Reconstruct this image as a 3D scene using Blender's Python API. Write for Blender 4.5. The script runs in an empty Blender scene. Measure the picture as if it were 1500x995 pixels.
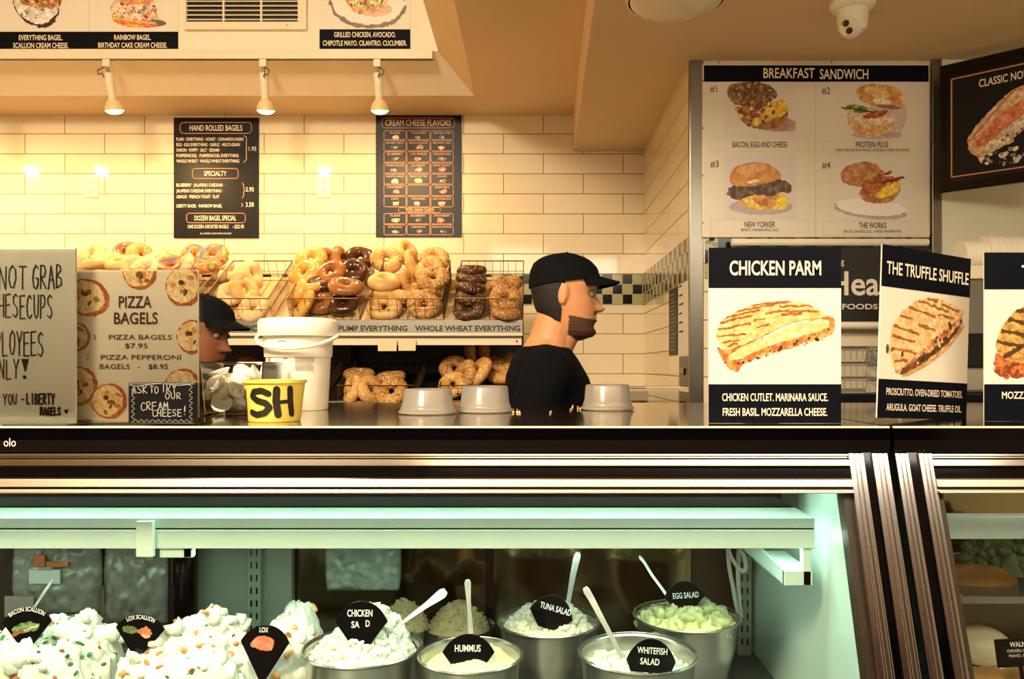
import bpy, bmesh, math, random
import numpy as np
from mathutils import Vector, Matrix, Euler
random.seed(7); rng = np.random.RandomState(7)
S = bpy.context.scene
C = S.collection

# ------------------------------------------------------------------ camera, world, lights, exposure
F, CX, CY, EYE = 1167.0, 778.0, 537.0, 1.39           # focal length in px of a 1500x995 frame, principal point, eye height
cam_d = bpy.data.cameras.new('camera'); cam = bpy.data.objects.new('camera', cam_d); C.objects.link(cam)
cam_d.sensor_width = 36.0; cam_d.lens = 36.0 * F / 1500.0
cam_d.shift_x = (750.0 - CX) / 1500.0; cam_d.shift_y = (CY - 497.5) / 1500.0
cam_d.clip_start = 0.02
cam.location = (0, 0, EYE); cam.rotation_euler = (math.pi / 2, 0, 0)
S.camera = cam
S.view_settings.view_transform = 'Standard'; S.view_settings.look = 'None'
S.view_settings.gamma = 1.0; S.view_settings.use_curve_mapping = False
S.view_settings.exposure = -0.52
w = bpy.data.worlds.new('world'); S.world = w; w.use_nodes = True
w.node_tree.nodes['Background'].inputs[0].default_value = (0.9, 0.75, 0.55, 1)
w.node_tree.nodes['Background'].inputs[1].default_value = 0.05

def area(name, loc, rot, sx, sy, energy, color):
    l = bpy.data.lights.new(name, 'AREA'); l.shape = 'RECTANGLE'; l.size = sx; l.size_y = sy
    l.energy = energy; l.color = color
    o = bpy.data.objects.new(name, l); o.location = loc; o.rotation_euler = rot; C.objects.link(o)
    return o
SHOP = (1.0, 0.80, 0.55)
area('shop_light_right', (1.2, -0.15, 2.44), (math.radians(20), 0, 0), 1.2, 0.8, 50, (1.0, 0.90, 0.72))
area('shop_light_middle', (0.2, -0.15, 2.44), (math.radians(20), 0, 0), 1.2, 0.8, 38, SHOP)
area('shop_light_left', (-1.2, -0.5, 3.22), (math.radians(25), 0, 0), 0.7, 0.8, 290, SHOP)
WARM = (1.0, 0.61, 0.25)
SPOT_W = 42.0
TUBE_E = 36.0

# ------------------------------------------------------------------ helpers
def lin(c):
    if isinstance(c, str):
        c = c.lstrip('#'); c = tuple(int(c[i:i+2], 16) / 255 for i in (0, 2, 4))
    return tuple(x / 12.92 if x <= 0.04045 else ((x + 0.055) / 1.055) ** 2.4 for x in c)
def P(px, py, D):
    return Vector(((px - CX) / F * D, D, EYE - (py - CY) / F * D))
def X(px, D): return (px - CX) / F * D
def Z(py, D): return EYE - (py - CY) / F * D

MATS = {}
def mat(name, color, rough=0.5, metal=0.0, spec=0.5, var=0.06, vscale=14.0, bump=0.0, bscale=60.0, emit=None, estr=0.0, coat=0.0, sss=0.0, trans=0.0):
    m = bpy.data.materials.new(name); m.use_nodes = True; nt = m.node_tree; b = nt.nodes['Principled BSDF']
    c = lin(color)
    tc = nt.nodes.new('ShaderNodeTexCoord')
    n = nt.nodes.new('ShaderNodeTexNoise'); n.inputs['Scale'].default_value = vscale; n.inputs['Detail'].default_value = 4
    nt.links.new(tc.outputs['Object'], n.inputs['Vector'])
    mx = nt.nodes.new('ShaderNodeMix'); mx.data_type = 'RGBA'
    mx.inputs[6].default_value = tuple(max(0, x * (1 - var)) for x in c) + (1,)
    mx.inputs[7].default_value = tuple(min(1, x * (1 + var)) for x in c) + (1,)
    nt.links.new(n.outputs['Fac'], mx.inputs[0]); nt.links.new(mx.outputs[2], b.inputs['Base Color'])
    b.inputs['Roughness'].default_value = rough; b.inputs['Metallic'].default_value = metal
    b.inputs['Specular IOR Level'].default_value = spec
    b.inputs['Coat Weight'].default_value = coat
    if sss: b.inputs['Subsurface Weight'].default_value = sss; b.inputs['Subsurface Radius'].default_value = (0.02, 0.01, 0.006); b.inputs['Subsurface Scale'].default_value = 0.3
    if emit: b.inputs['Emission Color'].default_value = lin(emit) + (1,); b.inputs['Emission Strength'].default_value = estr
    if bump:
        n2 = nt.nodes.new('ShaderNodeTexNoise'); n2.inputs['Scale'].default_value = bscale; n2.inputs['Detail'].default_value = 5
        nt.links.new(tc.outputs['Object'], n2.inputs['Vector'])
        bp = nt.nodes.new('ShaderNodeBump'); bp.inputs['Strength'].default_value = bump; bp.inputs['Distance'].default_value = 0.004
        nt.links.new(n2.outputs['Fac'], bp.inputs['Height']); nt.links.new(bp.outputs['Normal'], b.inputs['Normal'])
    MATS[name] = m
    return m
def thin_glass(name, tint=(1, 1, 1), base_refl=0.04, rough=0.02, milk=0.0, milk_col=(0.9, 0.9, 0.85), ior=1.45):
    m = bpy.data.materials.new(name); m.use_nodes = True; nt = m.node_tree
    for x in list(nt.nodes):
        if x.type != 'OUTPUT_MATERIAL': nt.nodes.remove(x)
    out = [x for x in nt.nodes if x.type == 'OUTPUT_MATERIAL'][0]
    tr = nt.nodes.new('ShaderNodeBsdfTransparent'); tr.inputs[0].default_value = tuple(tint) + (1,)
    gl = nt.nodes.new('ShaderNodeBsdfGlossy'); gl.inputs['Roughness'].default_value = rough
    fr = nt.nodes.new('ShaderNodeFresnel'); fr.inputs[0].default_value = ior
    tc = nt.nodes.new('ShaderNodeTexCoord'); nz = nt.nodes.new('ShaderNodeTexNoise'); nz.inputs['Scale'].default_value = 9
    nt.links.new(tc.outputs['Object'], nz.inputs['Vector'])
    body = tr.outputs[0]
    if milk:
        df = nt.nodes.new('ShaderNodeBsdfDiffuse'); df.inputs[0].default_value = tuple(milk_col) + (1,)
        tl = nt.nodes.new('ShaderNodeBsdfTranslucent'); tl.inputs[0].default_value = tuple(milk_col) + (1,)
        ms = nt.nodes.new('ShaderNodeMixShader'); ms.inputs[0].default_value = 0.6
        nt.links.new(df.outputs[0], ms.inputs[1]); nt.links.new(tl.outputs[0], ms.inputs[2])
        mm = nt.nodes.new('ShaderNodeMixShader')
        mp = nt.nodes.new('ShaderNodeMapRange'); mp.inputs[3].default_value = milk * 0.8; mp.inputs[4].default_value = min(1, milk * 1.2)
        nt.links.new(nz.outputs['Fac'], mp.inputs[0]); nt.links.new(mp.outputs[0], mm.inputs[0])
        nt.links.new(tr.outputs[0], mm.inputs[1]); nt.links.new(ms.outputs[0], mm.inputs[2]); body = mm.outputs[0]
    m2 = nt.nodes.new('ShaderNodeMixShader')
    nt.links.new(fr.outputs[0], m2.inputs[0]); nt.links.new(body, m2.inputs[1]); nt.links.new(gl.outputs[0], m2.inputs[2])
    nt.links.new(m2.outputs[0], out.inputs['Surface'])
    return m
def print_mat(name, rough=0.45):
    m = bpy.data.materials.new(name); m.use_nodes = True; nt = m.node_tree; b = nt.nodes['Principled BSDF']
    a = nt.nodes.new('ShaderNodeVertexColor'); a.layer_name = 'Col'
    nt.links.new(a.outputs[0], b.inputs['Base Color']); b.inputs['Roughness'].default_value = rough
    return m

class B:
    def __init__(s): s.v = []; s.f = []
    def add(s, v, f):
        n = len(s.v); s.v += [Vector(x) for x in v]; s.f += [tuple(i + n for i in q) for q in f]; return s
    def box(s, x0, x1, y0, y1, z0, z1, M=None):
        v = [Vector((x, y, z)) for z in (z0, z1) for y in (y0, y1) for x in (x0, x1)]
        if M: v = [M @ p for p in v]
        return s.add(v, [(0, 2, 3, 1), (4, 5, 7, 6), (0, 1, 5, 4), (2, 6, 7, 3), (0, 4, 6, 2), (1, 3, 7, 5)])
    def quad(s, a, b, c, d): return s.add([a, b, c, d], [(0, 1, 2, 3)])
    def slab(s, pts, off):      # polygon extruded by the vector off
        n = len(pts); off = Vector(off); a = [Vector(p) for p in pts]
        return s.add(a + [p + off for p in a], [tuple(range(n))[::-1], tuple(range(n, 2 * n))] + [(i, (i + 1) % n, n + (i + 1) % n, n + i) for i in range(n)])
    def lathe(s, prof, seg=32, c=(0, 0, 0), M=None, sx=1, sy=1, cap=True):
        c = Vector(c); v = []; f = []; n = len(prof)
        for r, z in prof:
            for k in range(seg):
                a = 2 * math.pi * k / seg; p = Vector((r * math.cos(a) * sx, r * math.sin(a) * sy, z))
                v.append((M @ p if M else p) + c)
        for i in range(n - 1):
            for k in range(seg):
                k2 = (k + 1) % seg; f.append((i * seg + k, i * seg + k2, (i + 1) * seg + k2, (i + 1) * seg + k))
        if cap:
            f.append(tuple(range(seg))[::-1]); f.append(tuple(range((n - 1) * seg, n * seg)))
        return s.add(v, f)
    def tube(s, pts, r, seg=8, closed=False):
        pts = [Vector(p) for p in pts]; n = len(pts); v = []; f = []
        rs = r if isinstance(r, (list, tuple)) else [r] * n
        up = None
        for i, p in enumerate(pts):
            if closed: t = pts[(i + 1) % n] - pts[i - 1]
            else: t = pts[min(i + 1, n - 1)] - pts[max(i - 1, 0)]
            t.normalize()
            if up is None: up = Vector((0, 0, 1)) if abs(t.z) < 0.9 else Vector((1, 0, 0))
            u = t.cross(up).normalized(); w_ = u.cross(t).normalized(); up = w_
            for k in range(seg):
                a = 2 * math.pi * (k + .5) / seg; v.append(p + (u * math.cos(a) + w_ * math.sin(a)) * rs[i])
        m = n if closed else n - 1
        for i in range(m):
            j = (i + 1) % n
            for k in range(seg):
                k2 = (k + 1) % seg; f.append((i * seg + k, i * seg + k2, j * seg + k2, j * seg + k))
        if not closed: f.append(tuple(range(seg))[::-1]); f.append(tuple(range((n - 1) * seg, n * seg)))
        return s.add(v, f)
    def ball(s, c, r, seg=12, ring=8, M=None):
        c = Vector(c); r = Vector((r, r, r)) if not hasattr(r, '__len__') else Vector(r)
        prof = []
        v = []; f = []
        for i in range(ring + 1):
            t = math.pi * i / ring
            for k in range(seg):
                a = 2 * math.pi * k / seg
                p = Vector((r.x * math.sin(t) * math.cos(a), r.y * math.sin(t) * math.sin(a), -r.z * math.cos(t)))
                v.append((M @ p if M else p) + c)
        for i in range(ring):
            for k in range(seg):
                k2 = (k + 1) % seg; f.append((i * seg + k, i * seg + k2, (i + 1) * seg + k2, (i + 1) * seg + k))
        return s.add(v, f)
    def cap(s, a, b, ra, rb, seg=12):    # tapered capsule
        a = Vector(a); b = Vector(b); d = (b - a); L = d.length; d.normalize()
        M = d.to_track_quat('Z', 'Y').to_matrix()
        prof = [(ra * math.sin(t), -ra * math.cos(t)) for t in [math.pi / 2 * i / 4 for i in range(5)]]
        prof[0] = (1e-4, -ra)
        prof += [(rb * math.cos(t), L + rb * math.sin(t)) for t in [math.pi / 2 * i / 4 for i in range(5)]]
        prof[-1] = (1e-4, L + rb)
        return s.lathe(prof, seg, a, M)
    def build(s, name, m, parent=None, world=False, smooth=False, bevel=0.0, subsurf=0, angle=40, uv=False):
        off = Vector((0, 0, 0))
        if world and parent is not None:
            p = parent
            while p is not None: off = off + Vector(p.location); p = p.parent
        me = bpy.data.meshes.new(name)
        me.from_pydata([tuple(p - off) for p in s.v], [], s.f)
        bm = bmesh.new(); bm.from_mesh(me)
        if len(bm.verts) < 60000: bmesh.ops.remove_doubles(bm, verts=bm.verts, dist=1e-6)
        bmesh.ops.recalc_face_normals(bm, faces=bm.faces); bm.to_mesh(me); bm.free()
        if uv:
            ul = me.uv_layers.new(name='UVMap')
            for p in me.polygons:
                n = p.normal
                for li in p.loop_indices:
                    co = me.vertices[me.loops[li].vertex_index].co + off
                    ul.data[li].uv = (co.x, co.z) if abs(n.y) > 0.6 else ((co.y, co.z) if abs(n.x) > 0.6 else (co.x, co.y))
        return link(name, me, m, parent, smooth, bevel, subsurf, angle)
def link(name, me, m, parent=None, smooth=False, bevel=0.0, subsurf=0, angle=40):
    o = bpy.data.objects.new(name, me); C.objects.link(o)
    if m: me.materials.append(m)
    if parent is not None: o.parent = parent
    if smooth:
        me.polygons.foreach_set('use_smooth', [True] * len(me.polygons))
        if angle < 180:
            try: me.set_sharp_from_angle(angle=math.radians(angle))
            except Exception: pass
    if bevel:
        b = o.modifiers.new('bevel', 'BEVEL'); b.width = bevel; b.segments = 2; b.limit_method = 'ANGLE'
    if subsurf:
        b = o.modifiers.new('sub', 'SUBSURF'); b.levels = subsurf; b.render_levels = subsurf
    return o
def tag(o, label=None, cat=None, group=None, kind=None):
    if label: o['label'] = label
    if cat: o['category'] = cat
    if group: o['group'] = group
    if kind: o['kind'] = kind
    return o
def thing(name, label, cat, loc=(0, 0, 0), rz=0, group=None, rot=None):
    o = bpy.data.objects.new(name, None); o.empty_display_size = 0.05; C.objects.link(o)
    o.location = loc; o.rotation_euler = rot if rot else (0, 0, rz)
    return tag(o, label, cat, group)
def struct(name, b, m, **k):
    return tag(b.build(name, m, None, **k), kind='structure')
def dup(root, loc=None, rot=None, label=None, group=None):
    r = root.copy(); C.objects.link(r)
    if loc is not None: r.location = loc
    if rot is not None: r.rotation_euler = rot
    if label: r['label'] = label
    if group: r['group'] = group
    for ch in list(root.children):
        c = ch.copy(); C.objects.link(c); c.parent = r
        for g in ch.children:
            d = g.copy(); C.objects.link(d); d.parent = c
    return r
def box(*a): return B().box(*a)

# ---- lettering: the built-in font fitted into a width and a cap height, as a thin mesh in the sign's own x/z plane
_fc = {}
def glyphs(txt, off):
    k = (txt, off)
    if k not in _fc:
        cu = bpy.data.curves.new('t', 'FONT'); cu.body = txt; cu.size = 1.0; cu.offset = off; cu.resolution_u = 3
        o = bpy.data.objects.new('t', cu); C.objects.link(o)
        me = bpy.data.meshes.new_from_object(o.evaluated_get(bpy.context.evaluated_depsgraph_get()))
        v = np.array([x.co[:2] for x in me.vertices]); f = [tuple(p.vertices) for p in me.polygons]
        bpy.data.objects.remove(o); bpy.data.curves.remove(cu); bpy.data.meshes.remove(me)
        v[:, 0] -= v[:, 0].min(); _fc[k] = (v, f, v[:, 0].max())
    return _fc[k]
class Txt(B):
    def t(s, txt, xc, z, h, w=None, off=0.0, align='c', y=-0.0012, shear=0.0, rot=0.0, arc=None):
        if not txt.strip(): return s
        v, f, wd = glyphs(txt, off)
        k = h / 0.69; kx = k if w is None else w / wd
        W = wd * kx; x0 = xc - W / 2 if align == 'c' else (xc if align == 'l' else xc - W)
        out = []
        for a, b in v:
            xx = x0 + a * kx + shear * b * k; zz = z + b * k
            if arc:        # bend on a circle of radius arc about the point below xc
                th = (xx - xc) / arc; rr = arc + b * k
                xx = xc + rr * math.sin(th); zz = z - arc + rr * math.cos(th)
            if rot:
                dx, dz = xx - xc, zz - z; xx = xc + dx * math.cos(rot) - dz * math.sin(rot); zz = z + dx * math.sin(rot) + dz * math.cos(rot)
            out.append((xx, y, zz))
        return s.add(out, f)
# ---- a pen font: capitals as pen strokes in a unit box
PEN = {'A': [[(0, 0), (.45, 1), (1, 0)], [(.18, .4), (.8, .4)]], 'B': [[(0, 0), (.05, 1), (.6, .95), (.75, .75), (.05, .52), (.8, .4), (.85, .15), (0, 0)]],
 'C': [[(.9, .85), (.6, 1), (.2, .85), (0, .5), (.15, .12), (.55, 0), (.95, .15)]], 'D': [[(0, 0), (0, 1), (.6, .9), (.95, .5), (.6, .08), (0, 0)]],
 'E': [[(.9, 1), (0, .98), (0, 0), (.95, .02)], [(0, .52), (.75, .55)]], 'F': [[(.9, 1), (0, 1), (0, 0)], [(0, .52), (.7, .52)]],
 'G': [[(.9, .88), (.55, 1), (.15, .8), (0, .42), (.2, .05), (.6, 0), (.9, .2), (.9, .45), (.5, .45)]], 'H': [[(0, 0), (.05, 1)], [(.9, 0), (.9, 1)], [(.02, .48), (.9, .52)]],
 'I': [[(.5, 0), (.5, 1)]], 'K': [[(0, 0), (0, 1)], [(.9, 1), (0, .45), (.95, 0)]], 'L': [[(0, 1), (.02, 0), (.85, .03)]], 'M': [[(0, 0), (.1, 1), (.5, .4), (.9, 1), (1, 0)]],
 'N': [[(0, 0), (.03, 1), (.85, 0), (.9, 1)]], 'O': [[(.5, 1), (.1, .8), (0, .4), (.25, .03), (.65, .02), (.95, .4), (.9, .8), (.5, 1)]],
 'P': [[(0, 0), (.04, 1), (.65, .98), (.9, .75), (.65, .5), (.02, .45)]], 'R': [[(0, 0), (.04, 1), (.65, .98), (.85, .75), (.6, .52), (.04, .48), (.95, 0)]],
 'S': [[(.9, .88), (.55, 1), (.1, .85), (.15, .6), (.75, .42), (.9, .18), (.5, 0), (.02, .12)]], 'T': [[(0, 1), (1, 1)], [(.5, 1), (.48, 0)]],
 'U': [[(0, 1), (.05, .25), (.35, 0), (.75, .1), (.9, 1)]], 'Y': [[(0, 1), (.45, .5), (.95, 1)], [(.45, .5), (.42, 0)]], '-': [[(.1, .5), (.9, .52)]],
 '!': [[(.55, 1), (.48, .38)], [(.46, .06), (.5, .02)]], "V": [[(0, 1), (.5, 0), (1, 1)]], 'W': [[(0, 1), (.25, 0), (.5, .7), (.75, 0), (1, 1)]]}
class Pen(B):
    def stroke(s, pts, wd, y):
        pts = [Vector((a, 0, b)) for a, b in pts]
        for p, q in zip(pts, pts[1:]):
            d = q - p
            if d.length < 1e-7: continue
            n = Vector((-d.z, 0, d.x)).normalized() * wd / 2
            s.add([Vector((0, y, 0)) + r for r in (p - n, q - n, q + n, p + n)], [(0, 1, 2, 3)])
        for p in pts:
            s.add([(p.x + wd / 2 * math.cos(t), y, p.z + wd / 2 * math.sin(t)) for t in [i * math.pi / 4 for i in range(8)]], [tuple(range(8))])
    def w(s, txt, x0, z, h, width, pen, y=-0.0012, jit=0.04, rnd=random.Random(3)):
        n = len(txt); cw = width / n
        for i, ch in enumerate(txt):
            jx, jz = rnd.uniform(-jit, jit) * cw, rnd.uniform(-jit, jit) * h
            for st in PEN.get(ch, []):
                # smooth the polyline a little
                s.stroke([(x0 + i * cw + a * cw * .74 + jx, z + b * h + jz) for a, b in st], pen, y)
        return s
    def rrect(s, x0, z0, x1, z1, r, wd, y=-0.0011):
        pts = []
        for cx_, cz_, a0 in ((x1 - r, z1 - r, 0), (x0 + r, z1 - r, 90), (x0 + r, z0 + r, 180), (x1 - r, z0 + r, 270)):
            pts += [(cx_ + r * math.cos(math.radians(a0 + k * 30)), cz_ + r * math.sin(math.radians(a0 + k * 30))) for k in range(4)]
        s.stroke(pts + [pts[0]], wd, y); return s
# ---- printed pictures: coloured cells in a flat grid on the sign
def vnoise(h, w_, cell, seed=0):
    r = np.random.RandomState(seed); gh, gw = int(h / cell) + 3, int(w_ / cell) + 3
    g = r.rand(gh, gw); yy = np.arange(h) / cell; xx = np.arange(w_) / cell
    y0 = yy.astype(int); x0 = xx.astype(int); fy = (yy - y0)[:, None]; fx = (xx - x0)[None]
    fy = fy * fy * (3 - 2 * fy); fx = fx * fx * (3 - 2 * fx)
    a = g[y0][:, x0]; b = g[y0][:, x0 + 1]; c = g[y0 + 1][:, x0]; d = g[y0 + 1][:, x0 + 1]
    return (a * (1 - fx) + b * fx) * (1 - fy) + (c * (1 - fx) + d * fx) * fy - .5
class Paint:
    def __init__(s, x0, y0, x1, y1, cell=0.75, bg=None, seed=1):
        s.x0, s.y0, s.c = x0, y0, cell; s.W = int((x1 - x0) / cell); s.H = int((y1 - y0) / cell)
        s.X, s.Y = np.meshgrid(x0 + (np.arange(s.W) + .5) * cell, y0 + (np.arange(s.H) + .5) * cell)
        s.a = np.zeros((s.H, s.W, 3)); s.m = np.zeros((s.H, s.W), bool); s.seed = seed
        if bg: s.a[:] = s.rgb(bg); s.m[:] = True
    def rgb(s, c):
        c = c.lstrip('#'); return np.array([int(c[i:i+2], 16) / 255 for i in (0, 2, 4)])
    def nz(s, cellpx): s.seed += 1; return vnoise(s.H, s.W, max(1.2, cellpx / s.c), s.seed)
    def put(s, M, col, var=.12, cellpx=3, col2=None, t=None, alpha=1.0, only=False):
        c = s.rgb(col)[None, None]
        if col2 is not None:
            if t is None: t = np.clip(s.nz(cellpx * 2) * 2.2 + .5, 0, 1)
            c = c * (1 - t[..., None]) + s.rgb(col2) * t[..., None]
        c = np.clip(c * (1 + 2 * var * s.nz(cellpx)[..., None] + var * s.nz(1.5)[..., None]), 0, 1) * np.ones((s.H, s.W, 1))
        if only: M = M & s.m
        s.a[M] = s.a[M] * (1 - alpha) + c[M] * alpha; s.m |= M; return M
    def inside(s, pts, jit=0, jc=4):
        x, y = s.X, s.Y
        if jit: x = x + 2 * jit * s.nz(jc); y = y + 2 * jit * s.nz(jc)
        M = np.zeros(x.shape, bool); n = len(pts)
        for i in range(n):
            (xa, ya), (xb, yb) = pts[i], pts[(i + 1) % n]
            if ya == yb: continue
            M ^= ((ya > y) != (yb > y)) & (x < (xb - xa) * (y - ya) / (yb - ya) + xa)
        return M
    def poly(s, pts, col, jit=1.0, smooth=True, **k):
        if smooth:
            for _ in range(2):
                q = []
                for i in range(len(pts)):
                    a, b = pts[i], pts[(i + 1) % len(pts)]
                    q += [(a[0] * .75 + b[0] * .25, a[1] * .75 + b[1] * .25), (a[0] * .25 + b[0] * .75, a[1] * .25 + b[1] * .75)]
                pts = q
        return s.put(s.inside(pts, jit), col, **k)
    def ellm(s, cx, cy, rx, ry, ang=0, jit=0):
        a = math.radians(ang); dx, dy = s.X - cx, s.Y - cy
        u = (dx * math.cos(a) + dy * math.sin(a)) / rx; v = (-dx * math.sin(a) + dy * math.cos(a)) / ry
        d = u * u + v * v
        if jit: d = d + jit * 2 * s.nz(5)
        return d < 1
    def ell(s, cx, cy, rx, ry, col, ang=0, jit=.1, **k): return s.put(s.ellm(cx, cy, rx, ry, ang, jit), col, **k)
    def line(s, p, q, wd, col, clip=None, jit=1, **k):
        d = np.array(q) - np.array(p); L = np.hypot(*d); d = d / L
        x = s.X - p[0] + 2 * jit * s.nz(6); y = s.Y - p[1] + 2 * jit * s.nz(6)
        t = x * d[0] + y * d[1]; n = np.abs(-x * d[1] + y * d[0])
        M = (t > 0) & (t < L) & (n < wd / 2 * (1 + .8 * s.nz(5)))
        if clip is not None: M &= clip
        return s.put(M, col, **k)
    def rect(s, x0, y0, x1, y1, col, **k): return s.put((s.X >= x0) & (s.X < x1) & (s.Y >= y0) & (s.Y < y1), col, **k)
    def dots(s, M, cols, n, r0, r1, seed=5):
        r = np.random.RandomState(seed); idx = np.argwhere(M)
        if not len(idx): return
        for i in range(n):
            j = idx[r.randint(len(idx))]; rr = r.uniform(r0, r1)
            cx, cy = s.X[j[0], j[1]], s.Y[j[0], j[1]]
            s.put(s.ellm(cx, cy, rr * r.uniform(.6, 1.6), rr, r.uniform(0, 180)) & M, cols[i % len(cols)], var=.05)
    def build(s, name, m, parent, to, y=-0.0010, lift=0.0):
        ny, nx = s.H, s.W; idx = -np.ones((ny + 1, nx + 1), int); vs = []; fs = []; cs = []
        for j, i in np.argwhere(s.m):
            q = []
            for dj, di in ((1, 0), (1, 1), (0, 1), (0, 0)):
                if idx[j + dj, i + di] < 0:
                    idx[j + dj, i + di] = len(vs); x, z = to(s.x0 + (i + di) * s.c, s.y0 + (j + dj) * s.c); vs.append((x, y, z))
                q.append(int(idx[j + dj, i + di]))
            fs.append(q); c = s.a[j, i]; cs.append(np.append(np.where(c <= .04045, c / 12.92, ((c + .055) / 1.055) ** 2.4), 1))
        me = bpy.data.meshes.new(name); me.from_pydata(vs, [], fs)
        at = me.color_attributes.new('Col', 'FLOAT_COLOR', 'CORNER')
        at.data.foreach_set('color', np.repeat(np.array(cs), 4, axis=0).ravel().astype(np.float32))
        return link(name, me, m, parent)
# ------------------------------------------------------------------ materials
def tile_mat(name, tile, tile2, grout, bw, bh, off, u0, v0, mort=0.0022, rough=0.12):
    m = bpy.data.materials.new(name); m.use_nodes = True; nt = m.node_tree; b = nt.nodes['Principled BSDF']
    uv = nt.nodes.new('ShaderNodeUVMap'); uv.uv_map = 'UVMap'
    mp = nt.nodes.new('ShaderNodeMapping'); mp.inputs['Location'].default_value = (-u0, -v0, 0)
    br = nt.nodes.new('ShaderNodeTexBrick'); br.offset = off; br.inputs['Scale'].default_value = 1
    br.inputs['Brick Width'].default_value = bw; br.inputs['Row Height'].default_value = bh; br.inputs['Mortar Size'].default_value = mort
    br.inputs['Mortar Smooth'].default_value = 0.15
    br.inputs['Color1'].default_value = lin(tile) + (1,); br.inputs['Color2'].default_value = lin(tile2) + (1,); br.inputs['Mortar'].default_value = lin(grout) + (1,)
    nt.links.new(uv.outputs[0], mp.inputs[0]); nt.links.new(mp.outputs[0], br.inputs['Vector'])
    nt.links.new(br.outputs['Color'], b.inputs['Base Color'])
    bp = nt.nodes.new('ShaderNodeBump'); bp.invert = True; bp.inputs['Strength'].default_value = 0.5; bp.inputs['Distance'].default_value = 0.003
    nt.links.new(br.outputs['Fac'], bp.inputs['Height']); nt.links.new(bp.outputs['Normal'], b.inputs['Normal'])
    mr = nt.nodes.new('ShaderNodeMapRange'); mr.inputs[3].default_value = rough; mr.inputs[4].default_value = 0.8
    nt.links.new(br.outputs['Fac'], mr.inputs[0]); nt.links.new(mr.outputs[0], b.inputs['Roughness'])
    return m, br, b, mp, nt
m_tile = tile_mat('wall_tile', '#ece0c4', '#e4d8bb', '#8d7a58', .4095, .1027, .5, .063, 2.482, rough=.07)[0]
m_check, br, b_, mp_, nt_ = tile_mat('check_tile', '#ffffff', '#ffffff', '#c0a878', .0514, .0514, 0, .417, 1.709, .0016, .10)
b_.inputs['Specular IOR Level'].default_value = .25
ck = nt_.nodes.new('ShaderNodeTexChecker'); ck.inputs['Scale'].default_value = 1
ck.inputs['Color1'].default_value = lin('#0c1418') + (1,); ck.inputs['Color2'].default_value = lin('#a4a883') + (1,)
vm = nt_.nodes.new('ShaderNodeVectorMath'); vm.operation = 'SCALE'; vm.inputs['Scale'].default_value = 1 / .0514
nt_.links.new(mp_.outputs[0], vm.inputs[0]); nt_.links.new(vm.outputs[0], ck.inputs['Vector'])
mx_ = nt_.nodes.new('ShaderNodeMix'); mx_.data_type = 'RGBA'; mx_.inputs[7].default_value = lin('#c0a878') + (1,)
nt_.links.new(ck.outputs[0], mx_.inputs[6]); nt_.links.new(br.outputs['Fac'], mx_.inputs[0]); nt_.links.new(mx_.outputs[2], b_.inputs['Base Color'])

m_ceil = mat('ceiling_paint', '#e0c7a0', .75, var=.05, vscale=3, bump=.15, bscale=160)
m_fascia = mat('fascia_paint', '#efe3cc', .6, var=.03)
m_white = mat('white_plastic', '#ece8da', .35)
m_cream = mat('cream_enamel', '#e6dcc0', .35)
m_black = mat('black_gloss', '#010205', .06, spec=.4, var=.0)
m_blackm = mat('black_satin', '#020306', .4, spec=.25, var=.1)
m_navy = mat('navy_print', '#010510', .6, spec=.12, var=.08, vscale=40)
m_board = mat('menu_board_black', '#04070c', .42, spec=.3, var=.12, vscale=20)
m_steel = mat('brushed_steel', '#c4c0b4', .32, .85, var=.08, vscale=30)
m_mull = mat('mullion_chrome', '#cacaca', .15, 1.0, var=.02)
m_guard = mat('corner_steel', '#8d897d', .3, 1.0, var=.12)
m_bowl = mat('bowl_steel', '#cfccc2', .24, .93, var=.04)
m_chrome = mat('chrome_trim', '#b8b2a4', .16, 1.0, var=.04)
m_chromew = mat('bright_trim', '#c8bfa9', .34, 1.0, var=.04)
m_dsteel = mat('dull_steel', '#8d8a80', .4, 1.0, var=.12)
m_wire = mat('basket_wire', '#7a6442', .4, 1.0)
m_text = mat('cream_lettering', '#f3e6cc', .5, var=0.02)
m_gold = mat('gold_lettering', '#e0b083', .5, var=0.02)
m_ink = mat('black_ink', '#17130f', .5, var=.1)
m_brown_ink = mat('brown_ink', '#43301e', .5)
m_orange_line = mat('orange_line', '#cf8d5f', .5)
m_paper = mat('sign_card', '#e4decd', .5, var=.02)
m_grey_paper = mat('grey_card', '#c6c8bc', .55, var=.03)
m_print = print_mat('printed_picture', .4)
m_interior = mat('case_enamel', '#d3e6dc', .35, var=.04)
m_canopy = mat('canopy_metal', '#d6ebe0', .4, .15, var=.08)
m_post = mat('post_grey', '#a3a598', .4, .2, var=.1)
m_deck = mat('case_floor', '#5c635e', .35, var=.2)
m_slate = mat('dark_interior', '#14120f', .5, var=.2)
m_brownwood = mat('brown_panelling', '#70452a', .45, var=.25, vscale=5)
m_floor = mat('floor_tile', '#a48c70', .35, var=.12)
m_paint = mat('pale_green_paint', '#eceedb', .5, var=.03)
m_glass = thin_glass('case_glass', (.93, .97, .95), rough=.02, ior=1.38)
m_clear = thin_glass('clear_plastic', (.94, .94, .92), rough=.08, milk=.16)
m_acryl = thin_glass('clear_acrylic', (.97, .97, .94), rough=.03)
m_milky = thin_glass('milky_plastic', (.95, .94, .9), rough=.2, milk=.42, milk_col=(.98, .97, .93))
m_foggy = thin_glass('bag_plastic', (.8, .86, .82), rough=.15, milk=.55, milk_col=(.55, .62, .56))
m_rear = mat('rear_reflection_brown', '#43302a', .35, var=.3, vscale=8)  # brown stands in for the shop's reflection at the back of the case
m_mirror = mat('dark_mirror', '#a8987c', .10, 1.0, var=.25, vscale=4)
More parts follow.
